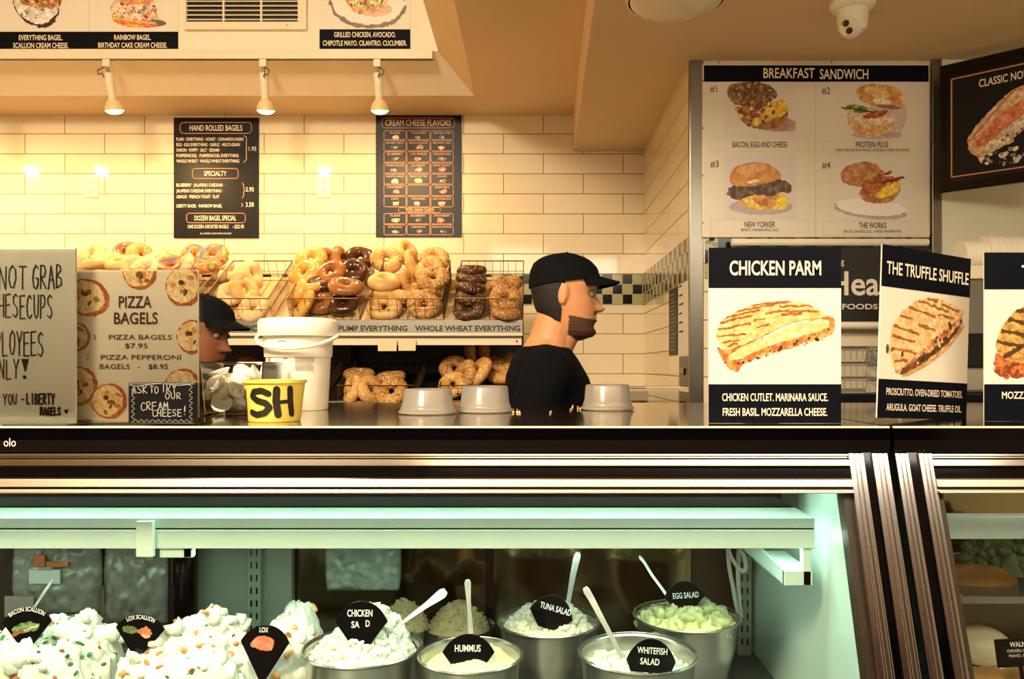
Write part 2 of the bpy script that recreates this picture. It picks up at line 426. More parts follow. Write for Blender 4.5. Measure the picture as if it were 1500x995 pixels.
m_bulb = mat('lit_bulb', '#fff2d0', .4, emit='#ffdf9a', estr=28)
m_tube = mat('lit_tube', '#ffffff', .4, emit='#dcffea', estr=TUBE_E)

# ------------------------------------------------------------------ room shell
YB, XS, YP, ZL, ZR = 4.09, .578, 2.88, 2.678, 2.495
XL, XR, YF = -3.7, 2.8, -3.0
struct('floor', box(XL - .1, XR + .1, YF - .1, YB + .2, -.1, 0), m_floor)
struct('wall_back', box(XL, XS, YB, YB + .1, 0, 3.5), m_tile, uv=True)
struct('wall_right', box(XS, XR, YP, YB + .1, 0, 2.7), m_tile, uv=True)
struct('wall_left', box(XL - .1, XL, YF, YB, 0, 3.5), m_tile, uv=True)
struct('wall_side', box(XR, XR + .1, YF, YP, 0, 2.7), m_paint)
struct('wall_front', box(XL, XR, YF - .1, YF, 0, 3.5), m_brownwood)
struct('trim_1', box(XL, XS - .001, YB - .006, YB, 1.709, 1.709 + 3 * .0514), m_check, uv=True)                         # chequered bands
struct('trim_2', box(XS - .006, XS, YP + .02, YB - .007, 1.709, 1.709 + 3 * .0514), m_check, uv=True)
struct('trim_3', box(XS + .05, 1.44, YP - .006, YP, 1.709, 1.709 + 3 * .0514), m_check, uv=True)
struct('trim_4', box(XS - .004, XS + .044, YP - .006, YP, 0, ZR).box(XS - .006, XS - .001, YP - .006, YP + .02, 0, ZR), m_guard, bevel=.002)   # corner guards
struct('trim_5', box(1.441, 1.475, YP - .02, YP, 0, ZR), m_guard, bevel=.002)
struct('trim_6', box(1.476, XR, YP - .012, YP, 1.0, ZR), m_paint)
XC, XF, YC = -.27, -.414, 3.55
struct('ceiling', box(XL, XC, 3.79, YB, ZL, ZL + .05).box(XC, .26, YF, YB, ZL, ZL + .05), m_ceil)
struct('ceiling_shaft', box(XL, XF, YF, YC, 3.4, 3.45).box(XF, XF + .02, YF, YC, 2.8, 3.42), m_fascia)
struct('ceiling_chamfer', B().slab([(XL, YC, 2.795), (XF, YC, 2.795), (XC, 3.79, ZL), (XL, 3.79, ZL)], (0, .02, .03)), m_fascia)
struct('ceiling_chamfer_right', B().slab([(XF, YC, 2.795), (XF, YF, 2.795), (XC, YF, ZL), (XC, 3.79, ZL)], (.02, 0, .03)), m_ceil)
struct('wall_fascia', box(XL, XF, YC, YC + .04, 2.795, 3.4), m_fascia)
sl = [(X(840, YB), YB), (.095, YF)]
struct('ceiling_soffit', B().slab([(.2175, YB, ZR), (.095, YF, ZR), (XR, YF, ZR), (XR, YB, ZR)], (0, 0, .22)), m_ceil, bevel=.004)

# ------------------------------------------------------------------ deli cases
def fr(py):                       # a photo row on the sloping front of the case
    k = (py - CY) / F; D = 1.22875 / (1 + .35 * k); return D, EYE - k * D
def fz(z): return 1.185 - .35 * (1.265 - z)
def hbar(b, x0, x1, py0, py1, out):      # a horizontal trim between two rows, standing out of the front
    (d0, z0), (d1, z1) = fr(py0), fr(py1)
    b.slab([(x0, d0 - out, z0), (x0, d1 - out, z1), (x0, d1 + .02, z1), (x0, d0 + .02, z0)], (x1 - x0, 0, 0)); return b
def vbar(b, x0, x1, out, z0=1.262, z1=.80):
    b.slab([(x0, fz(z0) - out, z0), (x0, fz(z1) - out, z1), (x0, fz(z1) + .03, z1), (x0, fz(z0) + .03, z0)], (x1 - x0, 0, 0)); return b
def deli_case(label, x0, x1, ml, mr):
    t = thing('deli_case', label, 'display case', ((x0 + x1) / 2, 1.5, 0))
    w = dict(world=True)
    box(x0, x1, 1.0, 1.98, 0, .78).build('base_cabinet', m_blackm, t, **w)
    box(x0 + .02, x1 - .02, 1.03, 1.69, .78, .80).build('deck', m_deck, t, **w)
    box(x0, x1, 1.187, 1.98, 1.286, 1.30).build('countertop', MATS['counter_gloss'], t, **w)
    box(x0, x1, 1.182, 1.187, 1.2985, 1.3012).build('edge_strip', m_cream, t, **w)
    B().slab([(x0, 1.183, 1.2985), (x0, 1.180, 1.281), (x0, 1.183, 1.2625), (x0, 1.21, 1.2625), (x0, 1.187, 1.2985)], (x1 - x0, 0, 0)).build('front_band', m_black, t, **w)
    a, c = (ml[-1] if ml else x0), (mr[0] if mr else x1)
    hbar(B(), a, c, 660, 723, -.004).build('header', m_black, t, **w)
    hbar(hbar(hbar(B(), a, c, 664.5, 668, .004), a, c, 668, 671.5, .001), a, c, 672.5, 682, .006).build('trim_strip', m_chrome, t, bevel=.0006, **w)
    hbar(B(), a, c, 701, 712.5, .009).build('trim_strip', m_chromew, t, bevel=.0008, **w)
    hbar(B(), a, c, 715.5, 721.5, .012).build('trim_strip', m_chromew, t, bevel=.0015, **w)
    g = B(); d0, z0 = fr(722); g.slab([(a, d0, z0), (c, d0, z0), (c, fz(.80), .80), (a, fz(.80), .80)], (0, .005, .0017)); g.build('front_glass', m_glass, t, **w)
    for q in (ml, mr):
        for i in range(0, len(q) - 1):
            if i % 2 == 0:
                mid = q[i] + (q[i + 1] - q[i]) * .5
                b = vbar(B(), q[i], q[i + 1], .006)
                vbar(b, mid - .0035, mid + .0005, .009); vbar(b, mid + .003, mid + .0065, .009)
                b.build('mullion', m_mull, t, bevel=.0008, **w)
            else: vbar(B(), q[i], q[i + 1], .001).build('mullion_panel', m_black, t, **w)
    ex0 = x0 + .02 if not ml else ml[-1] - .002; ex1 = x1 - .02 if not mr else mr[0] + .002
    if ml: vbar(B(), ml[-1], ml[-1] + .012, -.005).build('gasket', m_gasket, t, **w)
    if mr: vbar(B(), mr[0] - .012, mr[0], -.005).build('gasket', m_gasket, t, **w)
    # inside: rear mirrored doors, slotted standards, end panels
    box(x0, x1, 1.70, 1.97, .78, 1.286).build('rear_housing', m_blackm, t, **w)
    for sx in ((ex1 - .012, ex1 + .006), (ex0 - .006, ex0 + .012)):
        B().slab([(sx[0], fz(1.24) + .03, 1.24), (sx[0], fz(.80) + .03, .80), (sx[0], 1.70, .80), (sx[0], 1.70, 1.285), (sx[0], 1.25, 1.285)], (sx[1] - sx[0], 0, 0)).build('end_panel', m_interior, t, **w)
    return t, ex0, ex1
m_gasket = mat('brown_gasket', '#3a2416', .4)
mat('counter_gloss', '#b3a488', .10, 1.0, var=.12, vscale=40)
x_ = lambda px: X(px, 1.185)
case, c0, c1 = deli_case('long glass front deli case filled with white salads and cream cheese', -1.5, x_(1302), [], [x_(1240), x_(1262), x_(1274), x_(1297)])
# mirrored sliding doors and frames at the back of the long case
DR = 1.67
edges = [-1.5, X(-40, DR), X(60, DR), X(262, DR), X(425, DR), X(720, DR), X(1015, DR), X(1075, DR), c1]
for i, (a, b2) in enumerate(zip(edges, edges[1:])):
    if i in (0, 2, 4, 5): 
        box(a + .004, b2 - .004, DR, DR + .02, .80, 1.285).build('rear_door', m_mirror, case, world=True)
    else: box(a, b2, DR + .01, DR + .03, .80, 1.285).build('rear_panel', m_rear, case, world=True)
for a in (X(425, DR), X(720, DR), X(265, DR)):
    box(a - .012, a + .004, DR - .012, DR + .005, .80, 1.285).build('door_stile', m_blackm, case, world=True)
box(X(290, 1.64), X(428, 1.64), 1.64, 1.66, .80, 1.285).build('centre_post', m_post, case, bevel=.002, world=True)
for px in (372, 1091):
    Dp = 1.625; xa = X(px - 10, Dp); xb = X(px + 10, Dp)
    st = box(xa, xb, Dp, Dp + .02, .80, 1.285).build('slotted_standard', m_post, case, bevel=.001, world=True)
    s_ = B()
    for k in range(14):
        zz = 1.16 - k * .026
        for sx in (.3, .7): xx = xa + (xb - xa) * sx; s_.box(xx - .0015, xx + .0015, Dp - .0008, Dp + .001, zz, zz + .013)
    s_.build('slots', m_black, st, world=True)
# black sheet added above the canopy to darken the gap behind the glass
box(-1.46, c1 - .03, 1.318, 1.324, 1.10, 1.286).build('added_dark_sheet', m_black, case, world=True)
# light canopy on two brackets
cd = 1.22; zt, zm1, zm2, zb = Z(759, cd), Z(774, cd), Z(776.5, cd), Z(804, cd)
cx0, cx1 = -1.46, X(1205, cd) - .012
cn = box(cx0, cx1, cd, cd + .09, zm1, zt).build('light_canopy', m_canopy, case, world=True, bevel=.001)
box(cx0, cx1, cd + .004, cd + .085, zm2, zm1).build('seam', m_slate, cn, world=True)
box(cx0, cx1, cd, cd + .006, zb, zm2).build('lip', m_canopy, cn, world=True, bevel=.001)
for px0, px1, pz0, pz1 in ((1150, 1203, 838, 859), (232, 292, 800, 818)):
    bx0, bx1 = X(px0, cd), X(px1, cd) - .012
    bk = B()
    bk.box(bx0, bx1, cd + .004, cd + .012, Z(pz1, cd), Z(pz0, cd))
    bk.slab([(bx0, cd + .006, Z(pz1, cd)), (bx0, cd + .006, Z(pz0, cd)), (bx0, 1.64, Z(pz0, cd) + .02), (bx0, 1.64, Z(pz1, cd) + .0)], (.004, 0, 0))
    bk.box(bx1 - .014, bx1 - .002, cd + .004, cd + .02, Z(pz1, cd), zb + .02)
    bk.box(bx0, bx1, cd + .01, 1.36, Z(pz0, cd) - .002, Z(pz0, cd))
    bk.build('bracket', m_canopy, case, world=True, bevel=.0006)
box(X(200, cd - .01), X(224, cd - .01), cd - .012, cd - .002, Z(816, cd - .01), Z(764, cd - .01)).build('bracket', m_canopy, case, world=True, bevel=.0008)
for zz, dd, ln in ((1.232, 1.212, 1.9), (zb + .012, cd + .035, 1.85)):
    B().tube([(-1.42, dd, zz), (c1 - .04, dd, zz)], .0085, 12).build('light_tube', m_tube, case, world=True, smooth=True)
# white cable hanging by the right standard
cb = [P(1066, 800, 1.6), P(1068, 830, 1.6), P(1074, 862, 1.6), P(1078, 885, 1.6), P(1084, 910, 1.61)]
def smooth_path(p, n=6):
    p = [p[0]] + p + [p[-1]]; o = []
    for i in range(1, len(p) - 2):
        for k in range(n):
            t = k / n; a, b2, c_, d = p[i - 1:i + 3]; o.append(.5 * ((2 * b2) + (c_ - a) * t + (2 * a - 5 * b2 + 4 * c_ - d) * t * t + (3 * b2 - a - 3 * c_ + d) * t ** 3))
    return o + [p[-1]]
B().tube(smooth_path(cb), .0042, 8).tube(smooth_path([P(1083, 790, 1.605), P(1081, 850, 1.605), P(1086, 905, 1.61)]), .0042, 8).tube(smooth_path([P(1066, 800, 1.59), P(1070, 814, 1.59), P(1079, 829, 1.59), P(1088, 837, 1.59), P(1093, 830, 1.59), P(1089, 813, 1.59), P(1080, 800, 1.59)]), .0042, 8).build('cable', m_white, case, world=True, smooth=True)
tx = Txt().t('olo', 0, 0, .0125, .018)
tx.v = [v + Vector((X(14, 1.178), 1.1797, Z(654, 1.18))) for v in tx.v]; tx.build('lettering', m_text, case, world=True)
xs2 = X(1327, 1.185)
case2, e0, e1 = deli_case('second deli case at the right edge with wrapped sandwiches inside', X(1308, 1.185), 1.7, [X(1308, 1.185), X(1327, 1.185), X(1342, 1.185), X(1361, 1.185)], [])
box(.58, 1.68, DR, DR + .02, .80, 1.285).build('rear_door', m_mirror, case2, world=True)
B().tube([(.64, 1.212, 1.232), (1.6, 1.212, 1.232)], .0085, 12).build('light_tube', mat('dim_tube', '#ffffff', .4, emit='#fff2d8', estr=TUBE_E * .3), case2, world=True, smooth=True)
box(.62, 1.66, 1.26, 1.29, Z(790, 1.26), Z(757, 1.26)).build('light_canopy', m_canopy, case2, world=True, bevel=.001)
box(.62, 1.66, 1.33, 1.66, Z(878, 1.33) - .004, Z(878, 1.33)).build('glass_shelf', m_clear, case2, world=True)
box(.62, 1.66, 1.325, 1.33, Z(878, 1.33) - .006, Z(874, 1.33)).build('shelf_rail', m_steel, case2, world=True)
# ------------------------------------------------------------------ signs
class Sign:
    def __init__(s, name, label, cat, x0, y0, x1, y1, D, m, thick=.004, rz=0, ry=0, loc=None, scale=None, group=None, panel='panel', bevel=0.0):
        s.s = scale or D / F; s.cx, s.by = (x0 + x1) / 2, y1
        l = loc if loc is not None else P(s.cx, y1, D)
        s.root = thing(name, label, cat, l, group=group, rot=(0, ry, rz))
        s.panel = s.rect(panel, m, x0, y0, x1, y1, 0, thick, bevel=bevel)
    def to(s, px, py): return ((px - s.cx) * s.s, (s.by - py) * s.s)
    def rect(s, name, m, x0, y0, x1, y1, ya=-.0006, yb=.0008, bevel=0.0):
        (a, d), (c, e) = s.to(x0, y1), s.to(x1, y0)
        return box(a, c, ya, yb, d, e).build(name, m, s.root, bevel=bevel)
    def text(s, name, m, lines, y=-.0013):
        for l in lines:
            b = Txt(); txt, xc, base, h = l[:4]; wd = l[4] if len(l) > 4 else None; off = l[5] if len(l) > 5 else 0.0; al = l[6] if len(l) > 6 else 'c'
            x, z = s.to(xc, base); b.t(txt, x, z, h * s.s, wd * s.s if wd else None, off, al, y); o = b.build(name, m, s.root)
        return o
    def pic(s, name, p, y=-.0010): return p.build(name, m_print, s.root, s.to, y)
    def outline(s, name, m, rects, wd, y=-.0011):
        b = Pen()
        for x0, y0, x1, y1, r in rects:
            (a, d), (c, e) = s.to(x0, y1), s.to(x1, y0); b.rrect(a, d, c, e, r * s.s, wd * s.s, y)
        return b.build(name, m, s.root)

# ---- three letter-size sandwich cards standing on the cases
def easel(sg, h):      # folded card foot behind
    B().quad((-.03, .004, h * .7), (.03, .004, h * .7), (.03, .075, .001), (-.03, .075, .001)).build('easel_back', m_paper, sg.root)
def grill(p, M, lines, col='#6b3a15', wd=3.2):
    for a, b in lines: p.line(a, b, wd, col, clip=M, jit=1.2, var=.25, alpha=.85)
D1 = F * .0895 / (620 - CY)
cp = Sign('menu_card', 'navy and white card headed CHICKEN PARM standing on the case', 'sign', 1038, 363, 1232, 620, D1, m_paper, .003)
cp.rect('header_band', m_navy, 1038, 363, 1232, 422); cp.rect('footer_band', m_navy, 1038, 563, 1232, 620)
cp.text('title', m_text, [('CHICKEN PARM', 1135.5, 403, 20.5, 134, .018)])
cp.text('caption', m_text, [('CHICKEN CUTLET. MARINARA SAUCE.', 1135, 587.5, 11, 155, .012), ('FRESH BASIL. MOZZARELLA CHEESE.', 1135, 609, 11, 153, .012)])
p = Paint(1044, 436, 1228, 550, .7, seed=11)
p.poly([(1050, 507), (1066, 514), (1110, 500), (1150, 484), (1200, 462), (1222, 466), (1223, 478), (1219, 490), (1200, 495), (1150, 511), (1110, 523), (1086, 534), (1081, 545), (1069, 541), (1062, 531), (1052, 516)], '#c0602c', 2.2, col2='#e09552', var=.22)
M = p.poly([(1064, 524), (1080, 511), (1118, 497), (1148, 481), (1180, 471), (1210, 466), (1216, 474), (1206, 484), (1160, 497), (1125, 506), (1090, 523), (1072, 530)], '#ecd5a0', 1.2, col2='#dcbc7c', var=.05)
p.dots(p.inside([(1070, 535), (1215, 480), (1215, 495), (1080, 535)]), ['#7a2c12', '#2c2410', '#e8b070'], 34, 1, 2.6, 3)
M = p.poly([(1048, 488), (1052, 476), (1064, 464), (1084, 452), (1108, 445), (1133, 441), (1160, 441), (1185, 446), (1204, 456), (1214, 467), (1196, 466), (1160, 472), (1135, 483), (1108, 498), (1082, 510), (1064, 513), (1052, 503)], '#dcae68', 1.0, col2='#ecc88a', var=.10)
grill(p, M, [((1052, 483), (1100, 474)), ((1052, 474), (1102, 462)), ((1060, 466), (1112, 454)), ((1075, 457), (1135, 446)), ((1100, 447), (1160, 442)), ((1050, 493), (1094, 489)), ((1056, 502), (1084, 499)), ((1066, 508), (1080, 503)), ((1140, 456), (1200, 456)), ((1144, 462), (1175, 459)), ((1140, 449), (1190, 449)), ((1104, 470), (1122, 466)), ((1108, 480), (1126, 475)), ((1120, 460), (1140, 456))], '#8a4a1c', 3.4)
grill(p, M, [((1072, 513), (1120, 492)), ((1120, 492), (1165, 473)), ((1165, 473), (1212, 466))], '#8a5426', 2)
cp.pic('sandwich_picture', p); easel(cp, .27)
L0, R0 = P(1285, 618, 1.297), P(1415, 612, 1.40)
rz = math.atan2(R0.y - L0.y, R0.x - L0.x); wt = math.hypot(R0.y - L0.y, R0.x - L0.x)
ts = wt / 142.0
mid = (L0 + R0) / 2; mid.z = 1.3012
tr = Sign('menu_card', 'card headed THE TRUFFLE SHUFFLE turned slightly to the left', 'sign', 1000, 362, 1142, 618 - 76, 1.3, m_paper, .003, rz=rz, ry=math.radians(2.6), loc=mid, scale=ts)
# its own frame: 142 wide, 180 tall
HT = .284 / ts; tr.by = 362 + HT
bpy.data.objects.remove(tr.panel); tr.panel = tr.rect('panel', m_paper, 1000, 362, 1142, tr.by, 0, .003)
ty = lambda v: 362 + HT * v; txx = lambda u: 1000 + 142 * u
tr.rect('header_band', m_navy, 1000, 362, 1142, ty(.24)); tr.rect('footer_band', m_navy, 1000, ty(.775), 1142, tr.by)
tr.text('title', m_text, [('THE TRUFFLE SHUFFLE', txx(.51), ty(.165), HT * .072, 142 * .93, .012)])
tr.text('caption', m_text, [('PROSCIUTTO. OVEN-DRIED TOMATOES.', txx(.51), ty(.865), HT * .040, 142 * .86, .008), ('ARUGULA. GOAT CHEESE. TRUFFLE OIL.', txx(.51), ty(.955), HT * .040, 142 * .85, .008)])
p = Paint(1005, ty(.24), 1138, ty(.775), .62, seed=21)
q = lambda pts: [(txx(u), ty(v)) for u, v in pts]
p.poly(q([(.9, .34), (.93, .40), (.8, .52), (.62, .63), (.45, .70), (.2, .745), (.16, .70), (.5, .55), (.85, .35)]), '#b8683c', 2.0, col2='#e0a070', var=.25)
p.poly(q([(.92, .40), (.8, .52), (.6, .63), (.3, .73), (.22, .745), (.25, .70), (.55, .60), (.8, .47)]), '#4a3018', 1.5, col2='#7a4a28', var=.3)
p.poly(q([(.93, .405), (.935, .43), (.8, .54), (.6, .65), (.3, .75), (.22, .755), (.5, .665), (.8, .51)]), '#dcae70', 1, col2='#c08848')
M = p.poly(q([(.10, .57), (.12, .48), (.18, .405), (.3, .33), (.45, .28), (.56, .265), (.75, .285), (.90, .325), (.93, .345), (.80, .42), (.62, .50), (.48, .58), (.33, .66), (.18, .74), (.13, .66)]), '#e0b272', 1.2, col2='#eccb92', var=.10)
grill(p, M, [((txx(a), ty(b)), (txx(c), ty(d))) for a, b, c, d in [(.12, .52, .38, .55), (.14, .46, .42, .50), (.2, .40, .34, .415), (.4, .44, .6, .47), (.3, .345, .6, .385), (.4, .30, .75, .345), (.12, .60, .4, .61), (.62, .37, .82, .38), (.66, .30, .88, .34), (.15, .67, .3, .66), (.5, .28, .62, .29)]], '#8f5222', 3)
p.dots(p.inside(q([(.3, .70), (.62, .50), (.9, .36), (.92, .42), (.5, .66)]), 0), ['#2c3a1c', '#f0d0b0', '#8a2c1c', '#384a28'], 26, 1, 2.4, 8)
p.ell(txx(.77), ty(.43), 5, 2.2, '#26331c', 60); p.ell(txx(.08), ty(.60), 2, 5, '#34402a'); p.ell(txx(.24), ty(.625), 2, 3, '#4c3420')
tr.pic('sandwich_picture', p); easel(tr, .27)
D3 = F * .0895 / (617 - CY)
tc = Sign('menu_card', 'card cut off by the right edge listing MOZZA and a dark grilled sandwich', 'sign', 1442, 370, 1630, 617, D3, m_paper, .003)
tc.rect('header_band', m_navy, 1442, 370, 1630, 424); tc.rect('footer_band', m_navy, 1442, 563, 1630, 617)
tc.text('title', m_text, [('T', 1502, 408, 19, 12, .018)])
tc.text('caption', m_text, [('MOZZARELLA.', 1503, 584, 10, 72, .012)])
p = Paint(1448, 436, 1620, 562, .75, seed=31)
p.poly([(1455, 520), (1462, 515), (1480, 520), (1500, 515), (1600, 530), (1590, 548), (1500, 553), (1457, 554)], '#cf6a35', 2.2, col2='#7a3c1c', var=.3)
M = p.poly([(1457, 512), (1461, 492), (1472, 470), (1490, 452), (1515, 443), (1560, 442), (1600, 462), (1612, 500), (1600, 530), (1540, 535), (1500, 532), (1474, 530)], '#a87c38', 1.4, col2='#c89c50', var=.18)
grill(p, M, [((1466, 484), (1500, 492)), ((1476, 468), (1520, 478)), ((1488, 455), (1560, 465)), ((1460, 500), (1496, 508)), ((1500, 490), (1600, 500)), ((1470, 524), (1500, 505)), ((1520, 478), (1600, 486)), ((1500, 512), (1600, 518))], '#3a2412', 6)
tc.pic('sandwich_picture', p); easel(tc, .27)

# ---- the breakfast board on the partition
DB = 2.865
bb = Sign('menu_board', 'large white BREAKFAST SANDWICH board with four numbered sandwiches', 'sign', 1029, 93, 1362, 348, DB, m_cream, .012, bevel=.002)
bb.rect('face', m_paper, 1031, 96, 1360, 346.5, -.0008, .001)
bb.rect('header_band', m_navy, 1031, 96, 1360, 120, -.0016, 0)
bb.text('title', m_text, [('BREAKFAST', 1155.5, 114.5, 14.3, 75, .01), ('SANDWICH', 1236, 116, 14.3, 71, .01)], -.0022)
bb.text('caption', m_ink, [('#1', 1045, 135.5, 10, 10), ('#2', 1209.5, 138, 10, 12), ('#3', 1046.5, 245, 9.5, 12), ('#4', 1210, 247, 9.5, 12),
    ('BACON, EGG AND CHEESE', 1113, 216, 8.2, 80, .008), ('PROTEIN PLUS', 1277, 216, 8.2, 47, .008), ('TURKEY BACON, EGG WHITES, AVOCADO, SWISS, HOT SAUCE', 1277.5, 222, 4, 109), 
    ('NEW YORKER', 1113, 333, 8.2, 45, .008), ('BRISKET, HASHBROWNS, EGGS', 1113, 339, 4, 55), ('THE WORKS', 1278, 334.5, 8.2, 40, .008), ('BACON, SAUSAGE, EGG, CHEESE, HASHBROWNS', 1278, 341, 4, 84)], -.0018)
bb.outline('caption_box', mat('pale_rule', '#d6d0bc', .5), [(1041, 203, 1184, 222, .5), (1206, 206, 1349, 226, .5), (1041, 322, 1184, 342, .5), (1206, 324, 1349, 344, .5), (1194.2, 120, 1194.8, 346, .1)], .7, -.0013)
p = Paint(1060, 118, 1166, 202, .62, bg='#e0d9d0', seed=41)
p.ell(1130, 180, 40, 12, '#b8a092', 8, var=.05); p.ell(1120, 176, 40, 14, '#a07060', 12, alpha=.5)
p.poly([(1075, 155), (1083, 172), (1092, 184), (1110, 190), (1135, 189), (1152, 178), (1157, 160), (1140, 150), (1100, 150)], '#a87030', 1.5, col2='#6a4420')
p.poly([(1072, 154), (1085, 160), (1106, 164), (1128, 152), (1146, 142), (1157, 158), (1148, 170), (1125, 176), (1108, 186), (1094, 182)], '#e0b024', 2, col2='#f0cc50', var=.12)
p.poly([(1076, 160), (1095, 156), (1112, 160), (1120, 168), (1105, 174), (1098, 182), (1086, 172)], '#7a3c18', 2.5, col2='#c08038', var=.25)
p.dots(p.inside([(1072, 150), (1150, 150), (1130, 184), (1090, 184)]), ['#5a3010', '#f2d870', '#8c4c1c'], 26, 1, 3, 4)
M = p.poly([(1065, 140), (1066, 128), (1076, 121), (1096, 119.5), (1120, 121), (1134, 130), (1141, 142), (1128, 150), (1110, 156), (1092, 156), (1074, 152)], '#9a6c38', 1.5, col2='#6a4820', var=.25)
p.dots(M, ['#caa468', '#4c3014', '#b88c50'], 60, .7, 1.8, 5)
p2 = Paint(1224, 120, 1330, 205, .62, bg='#e4dcd4', seed=51)
p2.ell(1300, 170, 28, 30, '#c8aca4', alpha=.6); p2.ell(1285, 198, 36, 6, '#b09088', alpha=.6)
p2.poly([(1240, 175), (1245, 190), (1262, 200), (1285, 201), (1305, 192), (1312, 175), (1300, 165), (1250, 165)], '#d8a868', 1.2, col2='#ecc898')
p2.poly([(1236, 168), (1250, 162), (1280, 166), (1312, 170), (1308, 182), (1280, 184), (1250, 182)], '#eedcc0', 1.5, col2='#dcbc94')
p2.poly([(1258, 170), (1282, 164), (1303, 160), (1300, 168), (1275, 176)], '#c06a34', 1.5, col2='#a04c24')
p2.poly([(1232, 158), (1250, 152), (1275, 158), (1285, 162), (1262, 166), (1240, 164)], '#5c8034', 1, col2='#c8cc78')
p2.line((1232, 158), (1285, 164), 2.4, '#26401c')
p2.poly([(1252, 140), (1256, 127), (1275, 122), (1300, 124), (1320, 132), (1324, 145), (1318, 158), (1296, 158), (1270, 154)], '#d2934a', 1, col2='#e8b874')
p2.ell(1285, 136, 20, 7, '#f2d4a0', 14, alpha=.7); p2.ell(1292, 149, 14, 4.5, '#f4ead8', 8); p2.ell(1302, 157, 18, 3, '#8a5428', 6, alpha=.7)
p3 = Paint(1061, 228, 1166, 321, .62, bg='#dcd4d0', seed=61)
p3.ell(1115, 303, 46, 12, '#a89490', alpha=.6)
p3.poly([(1078, 290), (1090, 304), (1115, 309), (1145, 305), (1158, 292), (1150, 284), (1100, 282)], '#d8a83c', 1.5, col2='#f0d868')
p3.poly([(1098, 290), (1118, 280), (1140, 288), (1132, 304), (1110, 300)], '#b87838', 1.5, col2='#dca460')
p3.poly([(1134, 300), (1142, 288), (1156, 288), (1152, 304), (1140, 308)], '#f0d83c', 1)
p3.poly([(1064, 282), (1070, 274), (1090, 270), (1120, 268), (1140, 262), (1158, 268), (1159, 285), (1145, 282), (1128, 288), (1105, 284), (1085, 294), (1070, 290)], '#4c3824', 2.2, col2='#7a6044', var=.3)
p3.poly([(1068, 268), (1070, 250), (1082, 241), (1105, 237), (1128, 240), (1142, 252), (1146, 262), (1125, 268), (1095, 274), (1075, 272)], '#c8843c', .8, col2='#d89a54', var=.06)
p3.ell(1100, 248, 22, 7, '#e8b878', -8, alpha=.7); p3.ell(1104, 266, 10, 2.5, '#f4dcc0', -10)
p4 = Paint(1222, 232, 1334, 322, .62, bg='#e6e0d8', seed=71)
p4.ell(1275, 308, 54, 13, '#b09a94', 6, alpha=.7); p4.ell(1276, 304, 52, 12, '#f4f0ea', 5, var=.02)
p4.poly([(1256, 278), (1262, 294), (1282, 300), (1306, 296), (1320, 280), (1318, 266), (1290, 262)], '#a8703c', 1.2, col2='#c89050')
p4.poly([(1282, 292), (1286, 276), (1305, 266), (1318, 262), (1320, 276), (1306, 288)], '#f0c830', 1, col2='#f4dc60')
p4.poly([(1258, 274), (1280, 262), (1300, 256), (1322, 262), (1312, 268), (1290, 276), (1278, 290), (1264, 286)], '#b0602c', 2, col2='#d88c50', var=.2)
p4.line((1290, 268), (1324, 260), 4, '#6a2c14'); p4.line((1284, 260), (1306, 252), 4, '#8c4420')
for k in range(3): p4.poly([(1236 + k * 12, 266 + k * 3), (1262 + k * 8, 254 + k), (1292, 246 + k * 4), (1297, 258 + k * 3), (1275, 270 + k), (1250 + k * 8, 274 + k * 2)], '#9a5426', 1, col2='#c4844a')
p4.poly([(1230, 262), (1232, 250), (1246, 240), (1268, 236), (1284, 240), (1291, 250), (1278, 260), (1258, 268), (1240, 272)], '#b87c44', 1, col2='#cc9860')
for n_, pp in zip(('bacon', 'protein', 'brisket', 'works'), (p, p2, p3, p4)): bb.pic('sandwich_picture', pp, -.0013)
b = B()
for k in range(4): b.box(-.409, -.405, -.004, .001, .05 + k * .17, .056 + k * .17)
b.build('edge_clip', m_dsteel, bb.root)

# ---- angled board at the right
La, Ra = P(1376, 283, 2.80), P(1500, 267, 2.63)
rz = math.atan2(Ra.y - La.y, Ra.x - La.x); Hc = (283 - 97) / F * 2.80; sc = math.hypot(Ra.x - La.x, Ra.y - La.y) / 124.0
Wp = 190; hp = Hc / sc
ctr = La + Vector((math.cos(rz), math.sin(rz), 0)) * (Wp / 2 * sc)
cl = Sign('menu_board', 'black framed board headed CLASSIC NOVA with a salmon sandwich at top right', 'sign', 0, 0, Wp, hp, 2.8, m_black, .02, rz=rz, loc=ctr, scale=sc, bevel=.003)
cl.rect('inset', m_board, 14, 22, Wp - 14, hp - 16, -.0008, .001)
cl.outline('border_line', m_orange_line, [(19, 27, Wp - 19, hp - 24, .5)], 2.2)
cl.text('title', m_text, [('CLASSIC NOVA', 99, 50, 12.5, 78, .012)])
p = Paint(24, 60, 160, hp - 28, .7, seed=81)
p.dots(p.inside([(60, hp - 50), (150, hp - 70), (150, hp - 30), (60, hp - 30)]), ['#c8beb0', '#8a8478', '#e8e0d0', '#6c3c24'], 60, 1.5, 4, 2)
q = lambda pts: [(x, y) for x, y in pts]
p.poly([(42, 140), (46, 124), (64, 104), (90, 78), (112, 62), (140, 62), (156, 80), (150, 110), (110, 140), (80, 160), (56, 164), (46, 154)], '#c8a078', 1.5, col2='#e8c8a0')
p.poly([(54, 140), (70, 118), (98, 94), (130, 82), (140, 96), (110, 118), (80, 142), (60, 152)], '#c86c44', 1.5, col2='#e09470', var=.15)
p.poly([(62, 154), (90, 132), (120, 110), (146, 100), (144, 118), (110, 142), (84, 160), (66, 164)], '#ece0cc', 1.5, col2='#b8a890', var=.15)
p.dots(p.inside([(70, 158), (140, 106), (140, 120), (80, 162)]), ['#4c4838', '#2c2a20'], 16, .8, 1.8, 5)
p.line((44, 138), (112, 64), 3, '#b87c54'); p.line((58, 166), (110, 146), 4, '#d8b080')
cl.pic('sandwich_picture', p)

